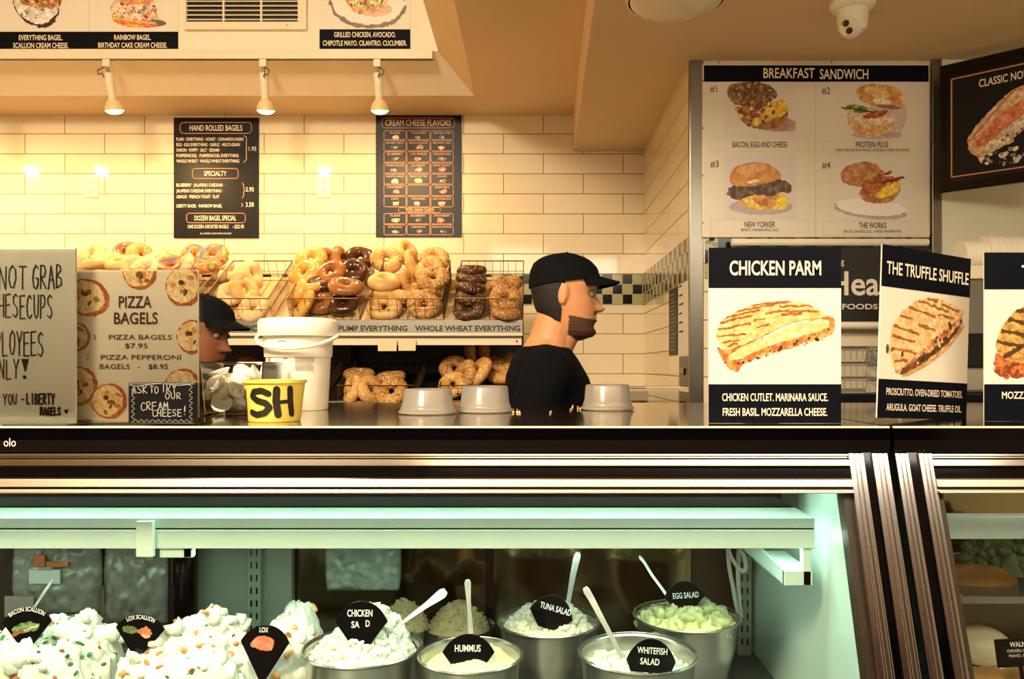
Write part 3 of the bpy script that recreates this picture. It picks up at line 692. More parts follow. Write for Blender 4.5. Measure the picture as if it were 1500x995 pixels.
# ---- two black price boards on the tiled wall
DW = 4.082
hb = Sign('price_board', 'black HAND ROLLED BAGELS price board on the back wall', 'sign', 254.5, 172.5, 379, 348.5, DW, m_board, .006)
hb.outline('ruled_frame', m_orange_line, [(264, 179.5, 368.5, 195.5, 5), (282, 247, 349, 261.5, 4), (273.5, 312.5, 359.5, 326.5, 4)], 1.1)
hb.text('heading', m_text, [('HAND ROLLED BAGELS', 316.5, 191.5, 8, 77, .01), ('SPECIALTY', 315.5, 257.7, 7, 33, .012), ('DOZEN BAGEL SPECIAL', 315.5, 323, 7, 61, .012)])
hb.text('price_line', m_text, [(t_, 258.5, y_, 4.6, w_, .012, 'l') for t_, y_, w_ in [('PLAIN · EVERYTHING · HONEY · CINNAMON RAISIN', 206.3, 98), ('EGG · EGG EVERYTHING · GARLIC · MULTI-GRAIN', 214.3, 93), ('ONION · POPPY · SALT · SESAME ·', 222.3, 65), ('PUMPERNICKEL · PUMPERNICKEL EVERYTHING', 230.3, 91), ('WHOLE WHEAT · WHOLE WHEAT EVERYTHING', 238.3, 92), ('BLUEBERRY · JALAPENO CHEDDAR ·', 273.5, 70), ('JALAPENO CHEDDAR EVERYTHING ·', 282, 68), ('ASIAGO · FRENCH TOAST · FLAT', 290.5, 63), ('LIBERTY BAGEL · RAINBOW BAGEL', 304, 67)]] +
        [('1.95', 370, 221, 6, 11), ('2.95', 366, 280.5, 6, 12, .01), ('3.50', 366, 303, 6.5, 12, .01), ('ONE DOZEN ASSORTED BAGELS', 305, 334.5, 5, 60, .01), ('- $22.95', 349, 334.5, 5, 17, .01), ('ALL BAGELS ARE HAND ROLLED', 316, 343.3, 2.4, 46)])
b = Pen()
for pts in ([(357, 199), (361, 201), (361, 234), (357, 238)], [(355, 268), (357, 271), (357, 277), (359, 279), (357, 281), (357, 287), (355, 290)], [(354, 298), (356, 300), (354, 303)]):
    b.stroke([hb.to(*q_) for q_ in pts], .9 * hb.s, -.0012)
b.build('bracket_mark', m_gold, hb.root)
cc = Sign('price_board', 'black CREAM CHEESE FLAVORS board with a grid of small pictures', 'sign', 550.5, 169, 676, 347, DW, m_board, .006)
xs_ = [562, 595.5, 630.5, 664.5]; rows = [191, 205.5, 222, 238.5, 254.5, 270.5, 287.5, 304]
fr_ = [(559.5, 173, 666, 187.5, 5), (584, 304.5, 645, 311.5, 1)]
for r in range(7):
    for c_ in range(3): fr_.append((xs_[c_] + .6, rows[r] + .8, xs_[c_ + 1] - .6, rows[r + 1] - .9, .6))
for r, (a, b2) in enumerate(((313, 328), (329.5, 344))):
    for c_ in range(3): fr_.append((xs_[c_] + .6, a, xs_[c_ + 1] - .6, b2, .6))
cc.outline('ruled_frame', m_orange_line, fr_, .8)
cc.text('heading', m_gold, [('CREAM CHEESE FLAVORS', 612.5, 184.3, 9, 96, .008), ('TOFU (NON DAIRY)', 615, 310.5, 5, 42, .012)])
names = ['PLAIN', 'SCALLION', 'VEGETABLE & HERB', 'SUN DRIED TOMATO', 'BACON SCALLION', 'BIRTHDAY CAKE', 'BLUEBERRY', 'LOX SPREAD', 'CINNAMON RAISIN', 'HONEY BACON', 'JALAPENO', 'MAPLE WALNUT', 'ROASTED GARLIC', 'PEANUT BUTTER', 'OLIVE', 'STRAWBERRY', '', 'VEGETABLE', 'LOX', 'CINNAMON', 'LOX SCALLION']
cols = ['#e0b080', '#6a7050', '#3a5040', '#3c3c30', '#a86048', '#d89868', '#4a4438', '#d86840', '#6c4034', '#c87850', '#6c7c38', '#a05a44', '#d8c8a8', '#c0b868', '#6a6c50', '#d06048', '', '#c85c48', '#e09070', '#e0a070', '#e08868']
b = []
def mini(cx_, cy_, col, k):
    r = np.random.RandomState(k); pt = Paint(cx_ - 9, cy_ - 4.5, cx_ + 9, cy_ + 4.5, .6, seed=90 + k)
    for j in range(3): pt.ell(cx_ + r.uniform(-3, 3), cy_ + r.uniform(-1, 1), r.uniform(2.5, 5), r.uniform(1.6, 3.2), col, r.uniform(-30, 30), var=.3)
    pt.ell(cx_ + r.uniform(-2, 2), cy_, 1.4, 1, '#f0dcc0', 0, var=.1); cc.pic('flavour_picture', pt)
for i, (n_, c_) in enumerate(zip(names, cols)):
    if not n_: continue
    r_, k_ = divmod(i, 3); xm = (xs_[k_] + xs_[k_ + 1]) / 2; b.append((n_, xm, rows[r_] + 5.2, 2.7, min(26, len(n_) * 2.0 + 4), .004)); mini(xm, rows[r_] + 10.6, c_, i)
for i, (n_, c_) in enumerate(zip(['PLAIN', 'BLUEBERRY', 'STRAWBERRY', 'SCALLION', 'CINNAMON', 'SPINACH & ARTICHOKE'], ['#e0b080', '#343430', '#d86048', '#8a9468', '#6c5430', '#34483c'])):
    r_, k_ = divmod(i, 3); xm = (xs_[k_] + xs_[k_ + 1]) / 2; y_ = (313, 329.5)[r_]; b.append((n_, xm, y_ + 4.4, 2.7, min(28, len(n_) * 2.0 + 4), .004)); mini(xm, y_ + 9.8, c_, i + 40)
cc.text('flavour_name', m_gold, b)

# ---- posters and vent on the fascia
DF = YC - .004
e_ = Sign('poster', 'EVERYTHING BAGEL half of the banner at top left', 'poster', -60, -70, 130.5, 74.5, DF, m_paper, .004)
e_.rect('caption_band', m_navy, -60, 46.5, 130.5, 74.5)
e_.text('caption', m_text, [('EVERYTHING BAGEL.', 60, 59, 7.6, 64, .012), ('SCALLION CREAM CHEESE.', 60, 70.5, 7.6, 81, .012)])
p = Paint(5, -60, 110, 44, .8, seed=101)
p.poly([(20, 8), (19, -2), (50, -10), (86, -2), (88, 14), (82, 30), (72, 38), (60, 42), (46, 37), (30, 26)], '#3a2c24', 1.5)
p.poly([(20, 6), (20, -5), (54, -10), (86, 0), (88, 12), (80, 26), (60, 38), (44, 32), (28, 22)], '#d6cec8', 1.5, col2='#eee8e2')
p.dots(p.ellm(54, 15, 30, 14), ['#6a7c48', '#a8a898'], 12, 1, 2.5, 4)
M = p.poly([(28, 4), (22, -20), (40, -40), (70, -42), (92, -25), (93, 2), (85, 10), (60, 13), (45, 10)], '#a86a3c', 1.5, col2='#c08850')
p.dots(M, ['#e8d8b0', '#3a2818', '#e0c090'], 90, .8, 2, 7); e_.pic('bagel_picture', p)
r_ = Sign('poster', 'RAINBOW BAGEL half of the banner at top left', 'poster', 130.8, -70, 261, 73.5, DF, m_paper, .004)
r_.rect('caption_band', m_navy, 130.8, 46.5, 261, 73.5)
r_.text('caption', m_text, [('RAINBOW BAGEL.', 194.5, 58.5, 7.4, 54, .012), ('BIRTHDAY CAKE CREAM CHEESE.', 194.5, 70, 7.4, 101, .012)])
p = Paint(150, -60, 250, 44, .8, seed=111)
p.ell(218, 34, 26, 6, '#d8c4b4', alpha=.5, jit=.2)
p.poly([(163, 24), (165, 10), (200, 8), (232, 16), (230, 34), (215, 40), (185, 40), (168, 33)], '#e8b040', 1)
for k, c_ in enumerate(['#4c9060', '#5080a8', '#e8c840', '#e08038', '#d86868']): p.line((163, 22 + k * 2.4), (230, 34 + k * 2.4 - 4), 2.2, c_, clip=p.m.copy(), jit=2)
M = p.poly([(163, 22), (164, 2), (180, -6), (215, -6), (231, 4), (230, 24), (212, 34), (195, 30), (175, 26)], '#e8c8b0', 2, col2='#f0dcc8', var=.1)
p.dots(M, ['#d86c50', '#5c8c94', '#e8a060', '#4c4840', '#e8889c', '#c89850'], 120, .9, 2.4, 9)
p.poly([(166, 2), (168, -30), (198, -46), (228, -28), (230, 4), (200, 8)], '#d8a060', 1.5, col2='#c87c60'); r_.pic('bagel_picture', p)
g_ = Sign('poster', 'GRILLED CHICKEN poster right of the air vent', 'poster', 468, -70, 601, 72, DF, m_paper, .004)
g_.rect('caption_band', m_navy, 468, 43, 601, 72)
g_.text('caption', m_text, [('GRILLED CHICKEN. AVOCADO.', 534.5, 54.5, 7.4, 90, .012), ('CHIPOTLE MAYO. CILANTRO. CUCUMBER.', 534.5, 67, 7.4, 123, .012)])
p = Paint(474, -60, 598, 42, .8, seed=121)
p.ell(538, 6, 56, 36, '#d4bca8', 6, alpha=.6); p.ell(538, 0, 54, 36, '#f0e8dc', 5, var=.02)
p.ell(545, 13, 30, 11, '#d8a888', 4, alpha=.7)
p.poly([(506, 2), (508, -12), (570, -12), (568, 4), (552, 18), (535, 22), (518, 18)], '#c88c50', 1.5, col2='#e0b47c')
M = p.poly([(505, 0), (515, -8), (540, -14), (568, -8), (564, 6), (545, 12), (525, 14), (512, 8)], '#e8dca8', 2, col2='#c8b070', var=.2)
p.dots(M, ['#5c8038', '#a83c20', '#f0e8c8', '#78984c', '#d87c3c'], 50, 1, 3, 9)
p.poly([(508, -10), (512, -30), (540, -42), (566, -30), (570, -10), (540, -6)], '#cc9450', 1, col2='#dcae70'); g_.pic('sandwich_picture', p)
vt = thing('air_vent', 'white wall air vent grille between the bagel posters', 'vent', P(360.5, 45, DF))
sv = DF / F; tov = lambda px, py: ((px - 360.5) * sv, (45 - py) * sv)
def vrect(b, x0, y0, x1, y1, ya, yb):
    (a, d), (c, e) = tov(x0, y1), tov(x1, y0); return b.box(a, c, ya, yb, d, e)
b = B(); vrect(b, 271, 34, 450, 45, -.016, .003); vrect(b, 271, -70, 450, -60, -.016, .003); vrect(b, 271, -60, 275, 34, -.016, .003); vrect(b, 437.5, -60, 450, 34, -.016, .003); b.build('frame', m_cream, vt.root if hasattr(vt, 'root') else vt, bevel=.002)
vrect(B(), 275, -60, 438, 34, -.001, .003).build('duct', m_slate, vt)
for k in range(14):
    y_ = 31.5 - k * 6.7; (a, d), (c, e) = tov(275, y_), tov(438, y_ - 3.6)
    B().slab([(a, -.013, d), (a, -.013, d + .003), (a, -.003, e), (a, -.003, e - .003)], (c - a, 0, 0)).build('slat', m_cream, vt)
for px in (329, 384): vrect(B(), px - 1.3, -60, px + 1.3, 34, -.0145, -.002).build('divider', m_cream, vt)
vrect(B(), 421, 38, 423, 40, -.0165, -.015).build('screw', m_dsteel, vt)

# ---- paper signs at the left of the case
D4 = 1.215
hs = Sign('handwritten_sign', 'grey hand-lettered card in a clear stand at the left edge', 'sign', -190, 363.5, 112, 620, D4, m_grey_paper, .004, rz=math.radians(-1), group=None)
b = Pen()
def pen(txt, x0, y1, h, wd, pw):
    x, z = hs.to(x0, y1); b.w(txt, x, z, h * hs.s, wd * hs.s, pw * hs.s)
pen('DO', -70, 424, 36, 50, 1.7); pen('NOT', 0, 423, 33, 44, 1.7); pen('GRAB', 49, 423, 34, 47, 1.9)
pen('CREAM', -130, 468, 34, 80, 1.7); pen('C', -16, 468, 34, 12, 1.7); pen('HESE', -1, 466, 34, 42, 1.7); pen('CUPS', 41, 466, 34, 40, 1.7)
pen('EMP', -54, 524, 38, 50, 1.8); pen('PLOYEES', -6, 521, 35, 74, 1.8); pen('O', -12, 557, 30, 13, 1.8); pen('NLY', 0, 555, 28, 32, 1.8)
pen('THANK', -70, 593, 15, 60, 1.6); pen('YOU', 6, 592, 15, 22, 1.6); pen('-', 32, 592, 14, 6, 1.8); pen('LIBERTY', 41, 592, 15, 42, 2.3); pen('BAGELS', 61, 608, 11, 31, 2.6)
x, z = hs.to(38.5, 541); 
b.add([(x - 6 * hs.s, -.0012, z + 15 * hs.s), (x + 5 * hs.s, -.0012, z + 15 * hs.s), (x, -.0012, z - 5 * hs.s)], [(0, 1, 2)])
b.stroke([hs.to(37, 552), hs.to(38, 553)], 5 * hs.s, -.0012)
x, z = hs.to(99, 602); b.stroke([(x - .0015, z + .001), (x, z - .003), (x + .0018, z + .0012)], .003, -.0012)
b.build('lettering', m_ink, hs.root)
hw = 151 * hs.s
box(-hw - .004, hw + .003, -.004, -.002, .004, 256 * hs.s).build('clear_front', m_acryl, hs.root)
box(-hw - .004, hw + .003, -.03, .05, 0, .004).build('clear_base', m_acryl, hs.root)
D5 = 1.25
pz = Sign('pizza_sign', 'PIZZA BAGELS price sheet bordered with pizza bagel pictures in a clear stand', 'sign', 103, 396, 291, 620, D5, m_paper, .002)
pz.text('title', m_brown_ink, [('PIZZA', 198.5, 451, 17, 48, .01), ('BAGELS', 199.5, 474.5, 16.5, 64, .012)])
pz.text('price_lines', m_brown_ink, [('2', 139, 497, 6.5), ('PIZZA BAGELS', 206, 497.5, 7, 92), ('$7.95', 200, 510, 7, 33), ('2', 129, 526.5, 6.5), ('PIZZA PEPPERONI', 207, 527, 7, 117), ('BAGELS   -   $8.95', 196.5, 540.5, 7, 100)])
p = Paint(104, 397.5, 289.5, 618, .62, seed=131)
def half(cx_, cy_, rx, ry, ang, clip=None):
    M0 = p.m.copy()
    m_ = p.ell(cx_, cy_, rx, ry, '#a8582c', ang, jit=.08, col2='#c07038', var=.12)
    p.ell(cx_ - rx * .08, cy_ - ry * .03, rx * .87, ry * .87, '#ecc98c', ang, jit=.12, col2='#f0dcae', var=.1)
    r = np.random.RandomState(int(cx_ * 3 + cy_))
    for k in range(7):
        a, d = r.uniform(0, 6.28), r.uniform(.1, .7); p.ell(cx_ + math.cos(a) * d * rx, cy_ + math.sin(a) * d * ry, r.uniform(3, 7), r.uniform(2, 5), ['#a8683c', '#d8964c', '#8a4c28', '#f4e0b4', '#c87c40', '#e0b070', '#6a4a24'][k], r.uniform(0, 90), jit=.3, alpha=.85, only=True)
    p.ell(cx_ - 4, cy_ - ry * .2, rx * .16, ry * .13, '#5c3c20', 20); p.ell(cx_ + rx * .1, cy_ + ry * .3, rx * .06, ry * .16, '#3c3c1c', 30)
half(128, 436, 33, 27, 15); half(205, 399, 25, 25, 0); half(270, 420, 27, 29, 10); half(113, 494, 20, 21, 5); half(283, 494, 24, 25, 0); half(116, 566, 27, 29, 15); half(160, 588, 26, 26, 10); half(268, 570, 28, 30, 0)
pz.pic('pizza_bagel_pictures', p)
k = pz.s
box(-96 * k, 98 * k, -.0045, -.0025, .003, 227 * k).build('clear_front', m_acryl, pz.root)
box(-96 * k, 98 * k, .0025, .0045, .003, 227 * k).build('clear_back', m_acryl, pz.root)
box(-96 * k, 98 * k, -.0045, .07, 0, .003).build('clear_base', m_acryl, pz.root)
D6 = 1.2
ch = Sign('chalkboard', 'small black chalkboard saying ask to try our cream cheese', 'sign', 187, 560.5, 287, 622, D6, m_board, .012, bevel=.003)
b = Pen()
def chalk(txt, x0, y1, h, wd, pw=1.15, jit=.06):
    x, z = ch.to(x0, y1); b.w(txt, x, z, h * ch.s, wd * ch.s, pw * ch.s, jit=jit)
chalk('ASK', 194, 576, 11, 24); chalk('TO', 220, 576, 10, 15); chalk('TRY', 237, 575, 12, 24); chalk('OUR', 243, 584.5, 9, 25); chalk('CREAM', 207, 601, 12, 42, 1.2); chalk('CHEESE', 224, 610, 10, 44, 1.3); chalk('!', 269, 607, 12, 6, 1.7)
wv = []
for t_ in np.linspace(0, 1, 90): wv.append((194 + 86 * t_, 565 + 1.6 * math.sin(t_ * 70)))
b.stroke([ch.to(*q_) for q_ in [(x, 616.5 + 1.8 * math.sin(x * .75)) for x in np.linspace(194, 280, 90)]], .9 * ch.s, -.0012)
b.stroke([ch.to(*q_) for q_ in [(195.5 + 2.2 * math.sin(y * .8), y) for y in np.linspace(566, 616, 60)]], .9 * ch.s, -.0012)
b.stroke([ch.to(*q_) for q_ in [(280 + 2.2 * math.sin(y * .8), y) for y in np.linspace(564, 616, 60)]], .9 * ch.s, -.0012)
b.stroke([ch.to(*q_) for q_ in [(190, 564), (200, 566), (232, 561.5), (262, 565), (280, 563)]], .8 * ch.s, -.0012)
b.build('chalk_lettering', mat('chalk', '#9a9a92', .9, var=.2, vscale=200), ch.root)
box(-.04, .04, .012, .04, 0, .008).build('foot', m_black, ch.root)

# ---- black slogan panel with the white tubes behind the cards
hd = Sign('wall_banner', 'black banner with white FOODS lettering hung between two white tubes', 'sign', 1075, 362, 1362, 470, 2.84, mat('banner_black', '#1d1a19', .5), .004)
hd.text('lettering', m_paper, [('roasting', 1236.5, 387.5, 9, 40, .005, 'r'), ('Head', 1262, 432, 34, 96, .016), ('FOODS', 1259.5, 453, 7.5, 52, .02)])
for y_, x0, x1 in ((355.5, 1071, 1358), (477, 1075, 1362)):
    (a, z_), (c, _) = hd.to(x0, y_), hd.to(x1, y_)
    B().tube([(a, -.004, z_), (c, -.004, z_)], .0135, 16).build('tube', m_white, hd.root, smooth=True)
b = B()
for px in (1043, 1098, 1128, 1160, 1195, 1225, 1262, 1300, 1330):
    (a, z_) = hd.to(px, 350); b.box(a - .008, a + .008, -.008, .012, z_ - .006, z_ + .004)
b.build('hanger_clip', m_blackm, hd.root)
# ------------------------------------------------------------------ ceiling and wall fixtures
tk = thing('lamp_track', 'cream lamp track running along the foot of the bagel fascia', 'lamp track', (-1.8, 3.54, 2.765))
xr = X(634, 3.54)
box(-3.6, xr, 3.522, 3.549, 2.752, 2.795).build('rail', m_cream, tk, bevel=.002, world=True)
box(-3.58, xr + .002, 3.53, 3.542, 2.7505, 2.7525).build('rail_slot', m_slate, tk, world=True)
m_cord = mat('lamp_cord', '#5a4634', .5)
def spot(px, py, label, tilt, cordside):
    D = 3.536; x = X(px, D); t = thing('track_spotlight', label, 'spotlight', (x, D, 2.751), group='track spotlights over the bagel rack')
    box(-.016, .016, -.014, .014, -.034, .0).build('adapter', m_cream, t, bevel=.003)
    a = Vector((0, 0, -.032)); d = Vector((tilt, .24, -1)).normalized(); e = a + d * .028
    B().tube([a, a + d * .03, e], .006, 10).build('stem', m_dsteel, t, smooth=True)
    f = e + d * .09; M = d.to_track_quat('-Z', 'Y').to_matrix()
    B().lathe([(.017, -.115), (.019, -.05), (.020, 0), (.017, .004)], 20, e, M).build('barrel', m_cream, t, smooth=True)
    g = e + d * .11
    B().lathe([(.020, 0), (.030, -.012), (.038, -.030), (.041, -.047), (.038, -.047), (.03, -.02), (.012, -.004)], 28, g, M, cap=False).build('lamp_hood', mat('hood_glass', '#e8cf9c', .4, sss=.0), t, smooth=True)
    b = B().lathe([(.001, -.063), (.018, -.061), (.031, -.055), (.0385, -.046), (.034, -.036), (.001, -.036)], 28, g, M).build('bulb', m_bulb, t, smooth=True)
    s = cordside
    B().tube([a + Vector((0, -.004, .005)), a + Vector((.02 * s, -.014, -.012)), a + Vector((.032 * s, -.02, -.022)), a + Vector((.028 * s, -.02, -.04)), a + Vector((.012 * s, -.02, -.034)), a + Vector((.006 * s, -.018, -.05))], .0032, 6).build('cord', m_cord, t, smooth=True)
    l = bpy.data.lights.new('spot', 'SPOT'); l.energy = SPOT_W; l.color = WARM; l.spot_size = math.radians(165); l.spot_blend = .9; l.shadow_soft_size = .03
    o = bpy.data.objects.new('spot_light', l); C.objects.link(o); o.parent = t
    o.location = g + d * .072; o.rotation_euler = Vector((0, .42, -1)).to_track_quat('-Z', 'Y').to_euler()
    return t
spot(157, 100, 'leftmost white track spotlight, its cord looped to the left', .06, -1)
spot(386, 100, 'middle white track spotlight above the bagel price board', -.02, 1)
spot(553, 100, 'rightmost white track spotlight above the cream cheese board', .015, 1)
for px in (-42, -175): spot(px, 100, 'white track spotlight beyond the left edge of the picture', .03, 1)

dl = thing('dome_light', 'unlit round cream dome light on the ceiling at top', 'ceiling light', (X(988, 2.4), 2.375, ZR))
B().lathe([(.001, -.045), (.06, -.043), (.11, -.034), (.135, -.018), (.14, 0)], 48).build('diffuser', mat('dome_glass', '#e9dfc6', .35), dl, smooth=True)
B().lathe([(.142, -.014), (.15, -.012), (.152, 0), (.142, 0)], 48, cap=False).build('rim', m_cream, dl, smooth=True)
sc_ = thing('security_camera', 'white turret security camera with two dark lenses on the ceiling', 'security camera', (X(1249, 2.42), 2.42, ZR))
B().lathe([(.066, 0), (.066, -.012), (.058, -.022), (.047, -.026)][::-1], 40).build('base', m_white, sc_, smooth=True)
B().lathe([(.046, -.022), (.045, -.055), (.041, -.080), (.034, -.088), (.01, -.09)], 40).build('housing', m_white, sc_, smooth=True)
dv = Vector((-.62, -.72, -.30)).normalized(); Mq = dv.to_track_quat('Z', 'Y').to_matrix()
B().ball((-.006, -.006, -.076), .034, 24, 16).build('eyeball', m_white, sc_, smooth=True)
cpos = Vector((-.006, -.006, -.076))
B().lathe([(.026, .018), (.028, .030), (.024, .034), (.002, .034)], 28, cpos, Mq).build('lens_face', m_cream, sc_, smooth=True)
u = Mq @ Vector((1, 0, 0)); v_ = Vector((0, 0, 1)) - dv * dv.z; v_.normalize(); u = v_.cross(dv)
for k_ in (-1, 1): B().lathe([(.001, .034), (.0095, .034), (.0095, .037), (.001, .038)], 20, cpos + v_ * (-.0115 * k_) + u * .004 * k_, Mq).build('lens', m_black, sc_, smooth=True)
def outlet(px, label):
    t = thing('wall_outlet', label, 'outlet', P(px, 290, YB))
    box(-.035, .035, -.006, 0, 0, .115).build('plate', m_cream, t, bevel=.002)
    for z in (.034, .081):
        s = B().lathe([(.001, .003), (.016, .003), (.017, 0)], 20, (0, -.006, z), Matrix.Rotation(math.pi / 2, 3, 'X')).build('socket', m_cream, t, smooth=True)
        box(-.007, -.004, -.0098, -.009, z - .002, z + .009).box(.004, .007, -.0098, -.009, z - .002, z + .009).box(-.002, .002, -.0098, -.009, z - .01, z - .006).build('slots', m_slate, s).location = (0, 0, 0)
outlet(135, 'cream double wall outlet left of the HAND ROLLED BAGELS board'); outlet(475, 'cream double wall outlet between the two price boards')
# side wall papers and plates
def sidebox(b, px0, px1, za, zb, t=.003, t0=0): return b.box(XS - t0 - t, XS - t0, XS * F / (px1 - CX), XS * F / (px0 - CX), za, zb)
nt1 = thing('list_board', 'narrow dark list board on the tiled side wall', 'notice', (XS, 3.22, 1.43))
sidebox(B(), 981, 993, 1.435, 1.705).build('panel', m_board, nt1, world=True)
b = B()
for k in range(15): sidebox(b, 983, 991 - (k * 7 % 4), 1.455 + k * .016, 1.459 + k * .016, .0006, .003)
b.build('text_lines', mat('grey_chalk_lines', '#8c887c', .8), nt1, world=True)
nt2 = thing('paper_notice', 'tall cream paper notice with short ink marks by the steel corner', 'notice', (XS, 3.0, 1.43))
sidebox(B(), 994.5, 1011, 1.43, 1.735).build('panel', m_paper, nt2, world=True)
b = B()
for k in range(6): sidebox(b, 996, 1002 - k % 3, 1.52 + k * .035, 1.527 + k * .035, .0006, .003)
b.build('ink_marks', m_ink, nt2, world=True)
for (za, zb), lb in (((1.315, 1.427), 'steel switch plate on the side wall below the paper notice'), ((1.20, 1.295), 'lower steel outlet plate on the side wall just above the counter')):
    t = thing('switch_plate', lb, 'switch', (XS, 3.0, za)); pl = sidebox(B(), 996.5, 1009, za, zb, .005).build('plate', m_dsteel, t, bevel=.001, world=True)
    zc = (za + zb) / 2; sidebox(B(), 1000, 1005.5, zc - .012, zc + .012, .006, .005).build('toggle', m_black, t, world=True)
sh = thing('steel_ledge', 'small stainless ledge fixed low on the back wall behind the man', 'shelf', (X(940, 3.95), 4.05, Z(590, 4)))
box(X(860, 3.95), X(972, 3.95), 3.93, 4.085, Z(587, 3.95), Z(573, 3.95)).build('shelf_box', m_steel, sh, bevel=.003, world=True)
box(X(966, 3.93), X(972.5, 3.93), 3.925, 3.93, Z(588, 3.93), Z(575, 3.93)).build('end_cap', m_slate, sh, world=True)
B().tube([(X(880, 4.03), 4.03, Z(568, 4.03)), (X(975, 4.03), 4.03, Z(568, 4.03))], .008, 10).build('pipe', m_steel, sh, smooth=True, world=True)

# ------------------------------------------------------------------ bagel rack
DK = 3.25; KS = F / DK
rk = thing('bagel_rack', 'two tier bagel rack with lettered steel shelf edge against the wall', 'rack', (-1.15, 3.6, 0))
rx0, rx1 = -2.4, X(765.5, DK)
m_rwood = mat('pale_shelf_board', '#cfb588', .5, var=.12)
B().slab([(rx0, DK + .005, 1.572), (rx1, DK + .005, 1.572), (rx1, DK + .40, 1.80), (rx0, DK + .40, 1.80)], (0, .006, -.012)).build('sloped_shelf', m_rwood, rk, world=True)
box(rx0, rx1, DK - .004, DK + .004, Z(493, DK), Z(469, DK)).build('label_strip', m_dsteel, rk, world=True)
B().tube([(rx0, DK - .006, Z(490.5, DK)), (rx1, DK - .006, Z(490.5, DK))], .0075, 10).build('edge_roll', m_cream, rk, smooth=True, world=True)
box(rx0, rx1 - .004, DK + .01, DK + .03, Z(505.5, DK), Z(494, DK)).build('under_rail', m_cream, rk, world=True)
B().ball((X(757, DK), DK + .008, Z(500, DK)), .004).build('screw', m_slate, rk, world=True)
tx = Txt()
for s_, a, b2 in (('PUMPERNICKEL', 302, 402), ('PUMP EVERYTHING', 496, 597), ('WHOLE WHEAT EVERYTHING', 608, 762), ('CINNAMON RAISIN', 130, 270)):
    tx.t(s_, X((a + b2) / 2, DK), Z(485, DK), 7.6 / KS, (b2 - a) / KS, .03, y=DK - .0052)
tx.build('shelf_lettering', m_ink, rk, world=True)
for xx in (rx0, -1.6, -.82, rx1 - .02):
    box(xx, xx + .02, DK + .36, DK + .40, .4, 1.80).build('upright', m_blackm, rk, world=True)
box(rx0, rx1, DK + .40, DK + .42, .4, 1.77).build('back_panel', m_slate, rk, world=True)
B().slab([(rx0, DK, 1.243), (rx1, DK, 1.243), (rx1, DK + .40, 1.36), (rx0, DK + .40, 1.36)], (0, 0, -.012)).build('lower_shelf', m_slate, rk, world=True)
box(rx0, rx1, DK - .006, DK + .002, Z(602, DK), Z(587.5, DK)).build('lower_strip', m_dsteel, rk, world=True)
box(rx0, rx1, DK + .02, DK + .40, 0, 1.18).build('base_cabinet', m_blackm, rk, world=True)
for a, b2, y0, y1 in ((553, 581, 497, 514.5), (583, 609, 497, 514)):
    pt_ = B().slab([(X(a, DK - .008), DK - .004, Z(y0, DK)), (X(b2, DK - .008), DK - .004, Z(y0 + 1, DK)), (X(b2, DK - .008), DK - .012, Z(y1, DK)), (X(a + 1, DK - .008), DK - .012, Z(y1, DK))], (0, .001, 0)).build('price_tag', mat('tag_paper', '#ddc9a0', .6), None)
    tag(pt_, 'small curled paper tag, the %s of the pair under the shelf edge' % ('left' if a < 570 else 'right'), 'tag', 'paper tags on the rack')
# --- wire baskets
def basket(px0, px1, label, lower=False):
    x0, x1 = X(px0, DK), X(px1, DK); W = (x1 - x0); dp = .385 if not lower else .36; h = .098 if not lower else .068
    t = thing('wire_basket', label, 'basket', ((x0 + x1) / 2, DK + .014, 1.5795 if not lower else 1.247), group='wire bagel baskets', rot=(math.radians(30.6 if not lower else 17), 0, 0))
    a = W / 2; R = .0028; r = .0013
    b = B().tube([(-a, 0, h), (a, 0, h), (a, dp, h), (-a, dp, h)], R, 6, True).build('rim', m_wire, t)
    b = B().tube([(-a, 0, .003), (a, 0, .003), (a, dp, .003), (-a, dp, .003)], R * .8, 6, True).build('bottom_frame', m_wire, t)
    b = B(); n = max(6, int(W / .034))
    for k in range(n + 1):
        x = -a + W * k / n; b.tube([(x, dp, h), (x, dp, .003), (x, 0, .003), (x, 0, h)], r, 4)
    b.tube([(-a, 0, h * .5), (a, 0, h * .5)], r, 4); b.tube([(-a, dp, h * .5), (a, dp, h * .5)], r, 4)
    b.build('grid_wires', m_wire, t)
    for s in (-1, 1):
        b = B(); n = int(dp / .014)
        for k in range(1, n):
            y = dp * k / n; b.tube([(s * a, y, .003), (s * a, y, h)], r, 4)
        b.tube([(s * a, 0, h * .5), (s * a, dp, h * .5)], r, 4); b.build('side_wires', m_wire, t)
    return t
bk_names = [(62, 168, 'wire basket of pale bagels mostly hidden by the pizza sign'), (182, 288, 'wire basket of rainbow bagels showing above the pizza sign'), (302, 397, 'wire basket with a few pale bagels above the second worker'),
            (424, 526, 'wire basket of golden and dark brown bagels behind the white pail'), (543, 649, 'wire basket heaped with sesame bagels at mid shelf'), (667, 766, 'wire basket at the right end of the upper shelf')]
for a, b2, l in bk_names: basket(a, b2, l)
for a, b2, l in ((494, 606, 'lower wire basket of five bagels right of the white pail'), (644, 762, 'lower wire basket of bagels behind the clear tubs and the man'), (330, 470, 'dark lower wire basket behind the white pail')): basket(a, b2, l, True)
